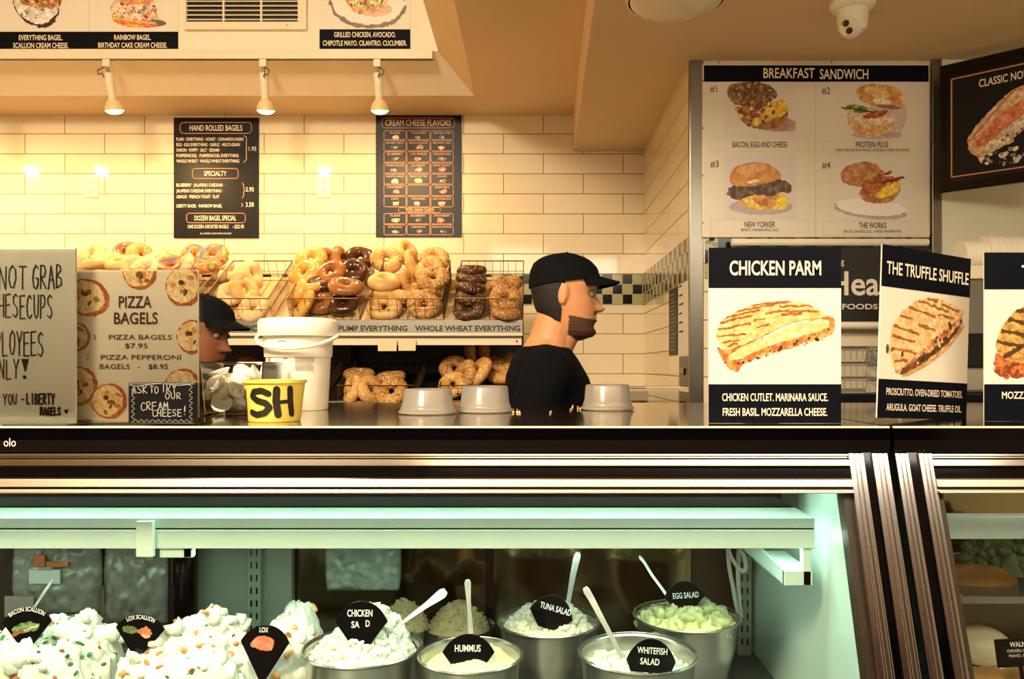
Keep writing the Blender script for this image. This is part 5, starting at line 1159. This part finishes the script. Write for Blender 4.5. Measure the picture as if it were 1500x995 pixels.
# spoons: flat tapering handles with the spoon end in the food
m_spoon = mat('spoon_steel', '#e6e5de', .3, .6)
def spoon(label, pts, wd, knife=False):
    q_ = [P(*p_) for p_ in pts]; t = thing('serving_knife' if knife else 'serving_spoon', label, 'knife' if knife else 'spoon', q_[0], group=None)
    n = len(q_); b = B(); side = Vector((0, -1, .35)); 
    L, Rr = [], []
    for i, p_ in enumerate(q_):
        tg = (q_[min(i + 1, n - 1)] - q_[max(i - 1, 0)]).normalized(); s = tg.cross(side).normalized(); L.append(p_ - s * wd[i] / 2); Rr.append(p_ + s * wd[i] / 2)
    tip = q_[-1] + (q_[-1] - q_[-2]).normalized() * wd[-1] * .45; s2 = (q_[-1] - L[-1])
    pts_ = L + [tip - s2 * .6, tip + s2 * .6][:2] + Rr[::-1]
    th = Vector((0, .0022, .0012)); m_ = len(pts_); half = n + 1
    v = pts_ + [p_ + th for p_ in pts_]; f = []
    for i in range(half - 1):
        a, c_ = i, i + 1; d, e = m_ - 1 - i, m_ - 2 - i; f += [(a, c_, e, d), (m_ + a, m_ + d, m_ + e, m_ + c_)]
    for i in range(m_): j = (i + 1) % m_; f.append((i, m_ + i, m_ + j, j))
    b.add(v, f).build('handle', m_spoon, t, world=True, bevel=.0006)
    d0 = (q_[0] - q_[1]).normalized(); c0 = q_[0] + d0 * .018
    if not knife: B().ball(c0, (.018, .011, .004), 14, 8, d0.to_track_quat('X', 'Z').to_matrix()).build('spoon_head', m_spoon, t, world=True, smooth=True)
    else: B().ball(c0, (.018, .006, .001), 10, 6, d0.to_track_quat('X', 'Z').to_matrix()).build('blade', m_spoon, t, world=True, smooth=True)
spoon('broad-ended serving spoon leaning right out of the chicken salad', [(588, 914, 1.30), (604, 902, 1.31), (625, 887, 1.325), (640, 876, 1.335), (648, 870, 1.34)], [.004, .006, .009, .014, .016])
spoon('upright serving spoon standing in the hummus', [(690, 938, 1.25), (689, 920, 1.255), (687, 890, 1.26), (685.5, 865, 1.265), (685, 855, 1.266)], [.009, .008, .006, .009, .0105])
spoon('serving spoon standing up behind the TUNA SALAD marker', [(831, 890, 1.42), (834, 874, 1.425), (839, 845, 1.43), (844, 822, 1.435), (846, 814, 1.437)], [.007, .008, .010, .012, .012])
spoon('steel spoon leaning left in the whitefish bowl', [(912, 968, 1.235), (902, 946, 1.24), (882, 908, 1.25), (865, 876, 1.26), (859, 866, 1.262)], [.005, .007, .008, .010, .011])
spoon('thin steel spoon leaning left out of the egg salad', [(984, 884, 1.42), (972, 866, 1.43), (955, 843, 1.44), (945, 826, 1.45), (938, 817, 1.455)], [.005, .005, .005, .0055, .006])
spoon('pointed knife stuck in the bacon scallion cream cheese', [(46, 897, 1.34), (54, 884, 1.342), (64, 869, 1.345), (73, 856, 1.348), (77, 850, 1.349)], [.003, .0045, .0055, .005, .002], True)
# fan shaped black markers
m_wtext = mat('white_lettering', '#f6f8f2', .5, var=0)
m_pick = mat('marker_black', '#04070a', .3, spec=.25, var=.15, vscale=30)
def pick(label, pxc, pyt, pyb, wpx, D, lines, roll=0, tilt=-8, art=None, dark=None, hw=.30, sag=.62):
    s = Sign('food_marker', label, 'food marker', pxc - wpx / 2, pyt, pxc + wpx / 2, pyb, D, m_pick, group=None)
    bpy.data.objects.remove(s.panel); s.root.rotation_euler = (math.radians(tilt), math.radians(roll), 0)
    w_, h_ = wpx * s.s / 2, (pyb - pyt) * s.s
    top = [(w_ * math.sin(a) / math.sin(1.05), h_ * sag + (h_ * (1 - sag)) * (math.cos(a) - math.cos(1.05)) / (1 - math.cos(1.05))) for a in np.linspace(-1.05, 1.05, 22)]
    poly = [(-w_ * hw, 0)] + top + [(w_ * hw, 0)]
    B().slab([(x, 0, z) for x, z in poly], (0, .0022, 0)).build('panel', m_pick, s.root, bevel=.0006)
    box(-.003, .003, .0004, .0018, -.012, .002).build('stake', m_pick, s.root)
    if lines: s.text('lettering', m_wtext, lines, -.0010)
    if art is not None: s.pic('food_picture', art, -.0008)
    return s
def art(fn, x0, y0, x1, y1, seed):
    p = Paint(x0, y0, x1, y1, .5, seed=seed); fn(p); return p
s = pick('black marker reading BACON SCALLION at far left', 37.5, 891, 947, 73, 1.222, None, art=art(lambda p: (p.poly([(14, 924), (24, 914), (44, 912), (60, 918), (50, 926), (30, 928)], '#5a7c48', 1.5, var=.35), p.line((20, 922), (56, 916), 2.5, '#86a068'), p.line((18, 930), (48, 920), 4, '#8c4c38', jit=2), p.line((34, 925), (56, 917), 3, '#c0b0a0', jit=1.5)), 8, 908, 66, 934, 201), roll=-2, hw=.25)
b = Txt(); b.t('BACON SCALLION', 0, 50 * s.s, 6 * s.s, 52 * s.s, .01, y=-.001, arc=42 * s.s); b.build('lettering', m_wtext, s.root)
s = pick('black marker reading LOX SCALLION with a salmon slice', 201, 901, 957, 72, 1.225, None, art=art(lambda p: (p.poly([(172, 922), (190, 918), (204, 926), (198, 930), (180, 928)], '#5c6c40', 1.5, var=.3), p.poly([(197, 930), (200, 922), (212, 918), (222, 928), (214, 932)], '#d8774c', 1, var=.15), p.poly([(202, 932), (212, 929), (220, 932), (212, 936)], '#c8a888', 1)), 170, 914, 226, 938, 202), roll=3, hw=.25)
b = Txt(); b.t('LOX SCALLION', 0, 48.5 * s.s, 6 * s.s, 40 * s.s, .01, y=-.001, arc=42 * s.s); b.build('lettering', m_wtext, s.root)
pick('black marker reading LOX with one pink salmon slice', 383.5, 918.5, 999, 72, 1.235, [('LOX', 381, 929, 7, 13, .012)], roll=2, hw=.10, sag=.70, art=art(lambda p: p.poly([(361, 951), (366, 940), (375, 933), (388, 935), (399, 940), (396, 953), (388, 957), (372, 952)], '#d4765a', .8, col2='#e49a80', var=.08), 358, 930, 402, 960, 203))
pick('black marker reading CHICKEN SALAD', 528, 882.5, 944, 78, 1.235, [('CHICKEN', 526, 904.5, 9.5, 37, .016), ('SA', 520, 920.5, 9, 12, .016), ('D', 538, 919, 9, 6, .016)], hw=.38, sag=.52)
pick('black marker reading HUMMUS', 686, 930.5, 976, 77, 1.212, [('HUMMUS', 685, 955.5, 9.5, 38, .012)], hw=.62, sag=.42)
pick('black marker reading TUNA SALAD, tilted to the right', 802, 872, 921, 66, 1.345, [('TUNA SALAD', 806, 895, 8.5, 47, .012)], roll=16, hw=.45, sag=.42)
pick('dark marker reading EGG SALAD at the rear right', 1005, 852.5, 900, 60, 1.405, [('EGG SALAD', 1007, 877, 8, 38, .01)], roll=-4, hw=.22, sag=.52)
pick('dark marker reading WHITEFISH SALAD', 953, 937.5, 986, 73, 1.21, [('WHITEFISH', 954, 959, 9, 44, .008), ('SALAD', 951, 974.5, 9, 28, .008)], roll=4, hw=.80, sag=.35)
# bags and tubs at the back of the long case
def lump(name, label, cat, x0, y0, x1, y1, D, m, thick, seed, group=None, amp=.010):
    t = thing(name, label, cat, P((x0 + x1) / 2, y1, D), group=group); a, h = (x1 - x0) / 2 * D / F, (y1 - y0) * D / F; v = []; f = []; n, k = 30, 24
    for side in (0, 1):
        for i in range(n + 1):
            for j in range(k + 1):
                u_, w_ = i / n * 2 - 1, j / k * 2 - 1; bul = (max(0, 1 - abs(u_) ** 3) * max(0, 1 - abs(w_) ** 3)) ** .5; p_ = Vector((u_ * 2.5, w_ * 2.5, seed + side * 7))
                d = thick * bul + amp * bul * fbm(p_, 2.2); v.append((u_ * a * (1 - .06 * w_ * w_), -d if side == 0 else d, (w_ + 1) / 2 * h))
    m1 = (n + 1) * (k + 1)
    for side in (0, 1):
        for i in range(n):
            for j in range(k): q0 = side * m1 + i * (k + 1) + j; f.append((q0, q0 + 1, q0 + k + 2, q0 + k + 1))
    B().add(v, f).build('bag' if 'bag' in name else 'body', m, t, smooth=True, angle=180); return t, a, h
m_bag = mat('frosted_bag', '#867f74', .25, var=.8, vscale=30, bump=.5, bscale=40, coat=.3)
m_bag2 = mat('frosted_bag_light', '#a0a298', .25, var=.6, vscale=30, bump=.5, bscale=40, coat=.3)
t, a, h = lump('plastic_bag', 'frosted plastic bag with an orange sticker at the far left of the case', 'bag', 18, 788, 150, 900, 1.57, m_bag, .02, 1)
for nm, m_, r_ in (('sticker', mat('orange_sticker', '#c06a38', .5), (62, 808, 78, 826)), ('sticker', MATS['orange_sticker'], (80, 818, 112, 826)), ('bag_label', m_grey_paper, (55, 830, 100, 850)), ('bag_label', mat('pink_paper', '#9c8880', .6), (20, 868, 62, 898))):
    sx = 1.57 / F; box((r_[0] - 84) * sx, (r_[2] - 84) * sx, -.028, -.024, (900 - r_[3]) * sx, (900 - r_[1]) * sx).build(nm, m_, t, bevel=.001)
lump('plastic_bag', 'crumpled frosted bag beside the left canopy bracket', 'bag', 152, 790, 250, 915, 1.59, m_bag, .02, 2)
lump('plastic_bag', 'pale frosted bag behind the CHICKEN SALAD marker', 'bag', 476, 780, 588, 866, 1.60, m_bag2, .018, 3)
for px, py, w_, lb in ((592, 900, 70, 'tan grain salad in a clear tub behind the chicken salad spoon'), (672, 903, 84, 'tan grain salad in a clear tub behind the hummus spoon')):
    D = 1.50; t = thing('deli_tub', lb.replace('tan grain salad in a clear tub', 'clear square tub of tan salad'), 'tub', (X(px, D), D, .8005), group='clear tubs of grain salad'); R = w_ / 2 * D / F * 1.2
    B().lathe([(.001, 0), (R * .85, 0), (R, Z(918, D) - .80), (R * 1.06, Z(916, D) - .80), (R * .98, Z(918, D) - .80), (R * .83, .003), (.001, .003)], 32, cap=False).build('tub', m_clear, t, smooth=True, angle=50)
    heap('grain_salad', lb, 'salad', X(px, D), D, Z(922, D), R * .9, R * .9, .030, m_tan, [(0, .2, .02, .6)], .006, px, 160, .004, flat=3, nr=24, na=60)
jr = thing('glass_jar', 'dark jar with a green top behind the left bracket', 'jar', (X(268, 1.6), 1.6, .8005))
B().lathe([(.001, 0), (.026, 0), (.028, .006), (.028, .25), (.022, .268), (.001, .268)], 28).build('jar', m_black, jr, smooth=True); B().lathe([(.001, .269), (.023, .269), (.024, .275), (.024, .30), (.001, .302)], 28).build('lid', mat('green_lid', '#4c6a2c', .5), jr, smooth=True)

# ------------------------------------------------------------------ food in the second case
m_crust, m_filling, m_lett = mat('sandwich_crust', '#b98a4c', .6, var=.2, vscale=20, bump=.4), mat('sandwich_filling', '#d9cfae', .6, var=.2, vscale=40), mat('lettuce_green', '#6f8458', .5, var=.4, vscale=30, bump=.6)
t = thing('sandwich_roll', 'crusty sandwich roll on the glass shelf in the right case', 'sandwich', P(1428, 876, 1.45))
B().ball((0, 0, .030), (.075, .045, .030), 28, 14).build('bread', m_crust, t, smooth=True)
heap('lettuce', 'pile of green lettuce behind the roll in the right case', 'lettuce', X(1478, 1.52), 1.53, Z(878, 1.33) + .0005, .10, .07, .045, m_lett, [], .03, 31, 60, .012, nr=30, na=70)
t = thing('wrapped_sandwich', 'tan wrapped sandwich half in the lower right case', 'sandwich', P(1432, 972, 1.40))
B().ball((0, 0, .032), (.055, .05, .034), 24, 12).build('wrap', mat('wrap_paper', '#bda98c', .5, var=.2, bump=.5), t, smooth=True)
t = thing('white_tray', 'white serving tray low in the right case', 'tray', (X(1490, 1.27), 1.27, .865))
box(-.13, .13, -.10, .10, 0, .010).build('tray', m_white, t, bevel=.004); box(-.13, .13, -.1, .1, -.065, 0).build('stand', m_deck, t)
for px, lb in ((1460, 'left layered sandwich half on the white tray'), (1510, 'right layered sandwich half on the white tray')):
    t = thing('sandwich_half', lb, 'sandwich', (X(px, 1.22), 1.24, .8755), rz=.3, group='sandwich halves on the tray')
    B().ball((0, 0, .012), (.038, .030, .012), 24, 10).build('bread', m_crust, t, smooth=True); B().lathe([(.001, .010), (.037, .010), (.039, .016), (.037, .022), (.001, .022)], 24, sy=.8).build('filling', m_filling, t, smooth=True); B().ball((0, 0, .030), (.038, .030, .014), 24, 10).build('bread', m_crust, t, smooth=True)
s = Sign('food_marker', 'black rectangular label at the right edge of the second case', 'food marker', 1462, 937, 1530, 977, 1.185, m_pick, .002)
s.root.rotation_euler = (math.radians(-8), math.radians(-3), 0)
s.text('lettering', m_text, [('WALNUT', 1500, 948.5, 7, 34, .012), ('CHICKEN, WALNUT,', 1500, 956, 4, 44), ('MAYO, CELERY', 1500, 963, 4, 40)], -.0008)
box(-.003, .003, .0004, .0018, -.07, .002).build('stake', m_pick, s.root)
# ------------------------------------------------------------------ the two workers
def remesh(b, name, m, parent, voxel, smooth_it=4, ops=None):
    me = bpy.data.meshes.new(name); me.from_pydata([tuple(v) for v in b.v], [], b.f)
    o = bpy.data.objects.new('tmp', me); C.objects.link(o)
    md = o.modifiers.new('r', 'REMESH'); md.mode = 'VOXEL'; md.voxel_size = voxel; md.use_smooth_shade = True
    if smooth_it: ms = o.modifiers.new('s', 'SMOOTH'); ms.iterations = smooth_it; ms.factor = .5
    out = bpy.data.meshes.new_from_object(o.evaluated_get(bpy.context.evaluated_depsgraph_get()))
    bpy.data.objects.remove(o); bpy.data.meshes.remove(me); out.name = name
    out.materials.clear(); out.polygons.foreach_set('use_smooth', [True] * len(out.polygons))
    return link(name, out, m, parent)
HP = [  # t, front, back, half width of the head (chin to crown), facing +x
 (0, .052, .000, .026), (.05, .080, -.020, .042), (.10, .088, -.036, .052), (.17, .087, -.052, .059), (.25, .089, -.068, .064), (.34, .088, -.082, .069), (.45, .086, -.092, .073), (.55, .082, -.098, .075),
 (.65, .089, -.100, .076), (.75, .087, -.098, .075), (.84, .076, -.090, .069), (.91, .058, -.072, .056), (.96, .036, -.046, .038), (1.0, .006, -.012, .006)]
HH = .244
def head_r(t, th, grow=0.0):
    T = [q[0] for q in HP]; f_, bk, w_ = (np.interp(t, T, [q[i] for q in HP]) for i in (1, 2, 3))
    c_, a = (f_ + bk) / 2, (f_ - bk) / 2; n = 2.25
    ct, st = math.cos(th), math.sin(th)
    x = c_ + (a + grow) * math.copysign(abs(ct) ** (2 / n), ct); y = (w_ + grow) * math.copysign(abs(st) ** (2 / n), st)
    if ct > 0:
        g = lambda s, c0=0.0: math.exp(-((y - c0) / s) ** 2)
        nose = np.interp(t, [.33, .365, .39, .45, .52, .60], [0, .016, .022, .017, .009, 0]); x += nose * g(.014) + .008 * g(.016, .011) * (abs(t - .375) < .03) + .008 * g(.016, -.011) * (abs(t - .375) < .03)
        x += .0065 * g(.020) * (math.exp(-((t - .245) / .018) ** 2) + math.exp(-((t - .29) / .016) ** 2)) + .006 * g(.018) * math.exp(-((t - .09) / .045) ** 2) - .004 * g(.02) * math.exp(-((t - .17) / .025) ** 2)
        for s in (-1, 1): x -= .011 * g(.015, .032 * s) * math.exp(-((t - .545) / .05) ** 2)
        x += .003 * math.exp(-((t - .64) / .03) ** 2)
    return Vector((x, y, (t - .5) * HH - (.010 if False else 0)))
def head_grid(t0, t1, nt, th0, th1, nth, grow=0.0, closed=True):
    v = []; f = []
    for i in range(nt + 1):
        t = t0 + (t1 - t0) * i / nt
        for j in range(nth + (0 if closed else 1)): v.append(head_r(t, th0 + (th1 - th0) * j / nth, grow))
    m_ = nth if closed else nth + 1
    for i in range(nt):
        for j in range(nth): j2 = (j + 1) % m_; f.append((i * m_ + j, i * m_ + j2, (i + 1) * m_ + j2, (i + 1) * m_ + j))
    if closed: f += [tuple(range(m_))[::-1], tuple(range(nt * m_, (nt + 1) * m_))]
    return v, f
TORSO = [(.80, 0, .10, .155), (.92, 0, .118, .170), (1.05, .005, .108, .152), (1.18, .005, .116, .160), (1.29, -.005, .122, .178), (1.36, -.015, .108, .178), (1.41, -.022, .085, .145), (1.445, -.025, .062, .085), (1.47, -.022, .05, .056)]
def torso(b, grow, z0=.80, z1=1.48, fr=0):
    v = []; f = []; n = 32; k = 0
    for z, cx_, a, w_ in TORSO:
        if z < z0 or z > z1: continue
        for j in range(n):
            th = 2 * math.pi * j / n; ct, st = math.cos(th), math.sin(th)
            v.append((cx_ + (a + grow) * math.copysign(abs(ct) ** .85, ct), (w_ + grow) * math.copysign(abs(st) ** .85, st), z))
        k += 1
    for i in range(k - 1):
        for j in range(n): j2 = (j + 1) % n; f.append((i * n + j, i * n + j2, (i + 1) * n + j2, (i + 1) * n + j))
    f += [tuple(range(n))[::-1], tuple(range((k - 1) * n, k * n))]
    return b.add(v, f)
def arm_pts(s, swing):
    sh_ = Vector((-.018, .178 * s, 1.375)); el = sh_ + Vector((math.sin(swing) * .27, .035 * s, -math.cos(swing) * .27)); a2 = swing + .75
    wr = el + Vector((math.sin(a2) * .24, -.01 * s, -math.cos(a2) * .24)); return sh_, el, wr, Vector((math.sin(a2), 0, -math.cos(a2)))
def person(label, loc, rz, skin, skin_b, pitch, lean, swing, cap_m, shirt_m, beard=None, group=None):
    t = thing('person', label, 'person', loc, rz)
    nb = Vector((-.015, 0, 1.455)); hc = Vector((.030, 0, 1.592)); 
    Mh = Matrix.Rotation(pitch, 3, 'Y'); piv = Vector((-.02, 0, -.07))
    ht = lambda p: hc + piv + Mh @ (Vector(p) - piv)
    Ml = Matrix.Rotation(lean, 3, 'Y'); wz = Vector((0, 0, .98))
    bend = lambda p: (wz + Ml @ (Vector(p) - wz)) if p[2] > .98 else Vector(p)
    def bent(b):
        b.v = [bend(p) if True else p for p in b.v]; return b
    b = B(); v, f = head_grid(0, 1, 60, 0, 2 * math.pi, 64); b.add([ht(p) for p in v], f)
    for s in (-1, 1):       # ears
        M = Mh @ Euler((.0, 0, .35 * s)).to_matrix()
        b.ball(ht((-.012, .074 * s, .005)), (.017, .009, .031), 14, 10, M); b.ball(ht((-.010, .078 * s, -.018)), (.009, .006, .011), 10, 8, M)
    b.cap(nb + Vector((-.005, 0, -.04)), ht((-.022, 0, -.055)), .064, .056, 20); b.cap(nb + Vector((.02, 0, -.03)), ht((.02, 0, -.075)), .045, .040, 16)
    b.cap(nb + Vector((-.01, 0, -.02)), Vector((-.02, .13, 1.385)), .05, .045); b.cap(nb + Vector((-.01, 0, -.02)), Vector((-.02, -.13, 1.385)), .05, .045)
    torso(b, 0)
    for s in (-1, 1):
        sh_, el, wr, dr_ = arm_pts(s, swing * s); b.cap(sh_, el, .056, .041); b.cap(el, wr, .042, .028)
        pe = wr + dr_ * .085; b.cap(wr, pe, .026, .030)
        side = Vector((dr_.z, 0, -dr_.x)) 
        for k, (ln, off) in enumerate(((.066, .027), (.075, .009), (.070, -.009), (.055, -.026))):
            r0 = pe + side * off - dr_ * .012; m1 = r0 + dr_ * ln * .5 + Vector((0, -.006 * s, 0)); b.cap(r0, m1, .0092, .0088, 8); b.cap(m1, m1 + (dr_ * .8 + Vector((0, -.5 * s, 0))).normalized() * ln * .5, .0088, .0078, 8)
        r0 = wr + dr_ * .03 + side * .024; b.cap(r0, r0 + dr_ * .03 + side * .028, .011, .010, 8); b.cap(r0 + dr_ * .03 + side * .028, r0 + dr_ * .062 + side * .03, .010, .008, 8)
        hp_, kn, an = Vector((0, .09 * s, .86)), Vector((.05 * s + .02, .10 * s, .48)), Vector((.10 * s - .03, .10 * s, .09))
        b.cap(hp_, kn, .088, .056); b.cap(kn, an, .056, .038); b.cap(an + Vector((0, 0, -.04)), an + Vector((.13, .01 * s, -.055)), .04, .03)
    bent(b); body = remesh(b, 'body', skin, t, .0042, 3)
    tr_ = lambda p: bend(ht(p))
    for s in (-1, 1):
        B().ball(tr_((.0715, .0315 * s, .0105)), .0105, 14, 10).build('eye', MATS['eye_white'], t, smooth=True)
        e = B().ball(tr_((.0790, .0315 * s, .0105)), .005, 10, 8).build('iris', MATS['eye_dark'], t, smooth=True)
        eb = [tr_(head_r(.64, a * s, .002)) for a in (.22, .38, .55)]; B().tube(eb, [.003, .004, .0022], 6).build('eyebrow', MATS['hair_dark'], t, smooth=True)
    # hair under the cap, beard on the jaw
    def shell(nm, m_, sel, grow):
        v, f = head_grid(0, 1, 120, 0, 2 * math.pi, 140, grow); v2, _ = head_grid(0, 1, 120, 0, 2 * math.pi, 140, grow - .006)
        keep = [q for q in f if len(q) == 4 and sel(sum((v[i] for i in q), Vector()) / 4)]; n = len(v)
        ed = {}
        for q in keep:
            for a, c_ in zip(q, q[1:] + q[:1]): ed[(a, c_)] = 1
        rim = [(a, c_, c_ + n, a + n) for a, c_ in ed if (c_, a) not in ed]
        b = B().add([tr_(p) for p in v] + [tr_(p) for p in v2], keep + [tuple(i + n for i in q[::-1]) for q in keep] + rim)
        me_o = b.build(nm, m_, t, smooth=True, angle=180); bm = bmesh.new(); bm.from_mesh(me_o.data); bmesh.ops.delete(bm, geom=[x for x in bm.verts if not x.link_faces], context='VERTS'); bm.to_mesh(me_o.data); bm.free(); return me_o
    shell('hair', MATS['hair_dark'], lambda p: p.x < -.012 - .25 * max(0, p.z) + (.014 if p.z > .03 else 0) and p.z > -.058 - .2 * (p.x + .1), .0035)
    if beard: shell('beard', beard, lambda p: p.x > .012 and (p.z < -.062 + .10 * max(0, .07 - p.x) or (abs(p.y) < .030 and p.x > .07 and -.047 < p.z < -.036)) and not (abs(p.y) < .02 and p.x > .07 and -.064 < p.z < -.046), .0022)
    # cap: dome and peak
    v = []; f = []; nt, nh = 16, 48
    for i in range(nt + 1):
        for j in range(nh):
            th = 2 * math.pi * j / nh; tb = .655 + .085 * math.cos(th); t_ = tb + (1.0 - tb) * i / nt; p_ = head_r(min(t_, 1), th, .009); p_.z += .003 * (i / nt) + .004 * math.sin(math.pi * i / nt); v.append(p_)
    for i in range(nt):
        for j in range(nh): j2 = (j + 1) % nh; f.append((i * nh + j, i * nh + j2, (i + 1) * nh + j2, (i + 1) * nh + j))
    f += [tuple(range(nt * nh, (nt + 1) * nh)), tuple(range(nh))[::-1]]
    cp_ = B().add([tr_(p) for p in v], f).build('cap', cap_m, t, smooth=True, angle=60)
    B().ball(tr_((-.004, 0, .1235)), .006, 10, 6).build('cap_button', cap_m, cp_, smooth=True)
    b = B(); v = []; f = []; n1, n2 = 20, 8
    for k, dz in enumerate((0, -.004)):
        for i in range(n1 + 1):
            th = -1.15 + 2.3 * i / n1; p0 = head_r(.74, th, .006)
            for j in range(n2 + 1):
                u_ = j / n2; ext = .060 * max(0, math.cos(th * 1.28)) ** .6
                v.append(Vector((p0.x + ext * u_, p0.y * (1 - .06 * u_), p0.z + .006 + dz - .010 * u_ - 4.0 * p0.y ** 2 * u_ ** .8)))
    m1 = (n1 + 1) * (n2 + 1)
    for k in (0, 1):
        for i in range(n1):
            for j in range(n2): q0 = k * m1 + i * (n2 + 1) + j; f.append((q0, q0 + 1, q0 + n2 + 2, q0 + n2 + 1))
    rim = [i * (n2 + 1) + n2 for i in range(n1 + 1)]; f += [(a, c_, c_ + m1, a + m1) for a, c_ in zip(rim, rim[1:])]
    B().add([tr_(p) for p in v], f).build('cap_peak', cap_m, cp_, smooth=True, angle=60)
    # clothes
    b = torso(B(), .011, .80, 1.45)
    b.cap(nb + Vector((-.01, 0, -.045)), Vector((-.02, .14, 1.378)), .064, .058); b.cap(nb + Vector((-.01, 0, -.045)), Vector((-.02, -.14, 1.378)), .064, .058)
    for s in (-1, 1):
        sh_, el, wr, dr_ = arm_pts(s, swing * s); b.cap(sh_, sh_.lerp(el, .72), .069, .062)
    remesh(bent(b), 'shirt', shirt_m, t, .006, 6)
    B().tube([bend((-.012 + .062 * math.cos(a), .066 * math.sin(a), 1.440 - .016 * math.cos(a))) for a in np.linspace(0, 2 * math.pi, 33)[:-1]], .007, 8, True).build('collar', shirt_m, t, smooth=True)
    b = B(); torso(b, .010, .80, 1.06)
    for s in (-1, 1):
        hp_, kn, an = Vector((0, .09 * s, .86)), Vector((.05 * s + .02, .10 * s, .48)), Vector((.10 * s - .03, .10 * s, .09)); b.cap(hp_, kn, .098, .068); b.cap(kn, an + Vector((0, 0, .03)), .068, .056)
    remesh(bent(b), 'trousers', MATS['denim'], t, .008, 4)
    for s in (-1, 1):
        an = Vector((.10 * s - .03, .10 * s, .09)); b = B().cap(an + Vector((-.01, 0, -.045)), an + Vector((.14, .01 * s, -.052)), .046, .037)
        b.v = [Vector((p.x, p.y, max(p.z, 0.0))) for p in b.v]; b.build('shoe', m_blackm, t, smooth=True)
    return t
mat('eye_white', '#7a6a5c', .3); mat('eye_dark', '#2a1a10', .2); mat('hair_dark', '#0c0806', .7, var=.3, vscale=90); mat('denim', '#1c222c', .8, var=.2, vscale=60)
m_skin1 = mat('skin_light', '#c98f62', .5, var=.07, vscale=30, sss=.15, bump=.1, bscale=400); m_skin2 = mat('skin_brown', '#7a4a30', .5, var=.07, vscale=30, sss=.1)
m_capm = mat('cap_cloth', '#05070b', .85, spec=.15, var=.2, vscale=120, bump=.2, bscale=500); m_shirt = mat('shirt_cloth', '#05070c', .9, spec=.12, var=.2, vscale=60, bump=.25, bscale=300)
m_beard = mat('beard_stubble', '#4a2f1e', .7, var=.35, vscale=160)
DP = 2.29
person('bearded man in black cap and black t-shirt walking right behind the counter', (X(800, DP) + .010, DP, .0), 0, m_skin1, None, .05, .02, .30, m_capm, m_shirt, m_beard)
person('worker in a black cap, head bowed, mostly hidden behind the pizza sign', (-1.07, 2.36, 0), -.12, m_skin2, None, .14, .10, .25, m_capm, m_shirt).scale = (.94, .94, .94)
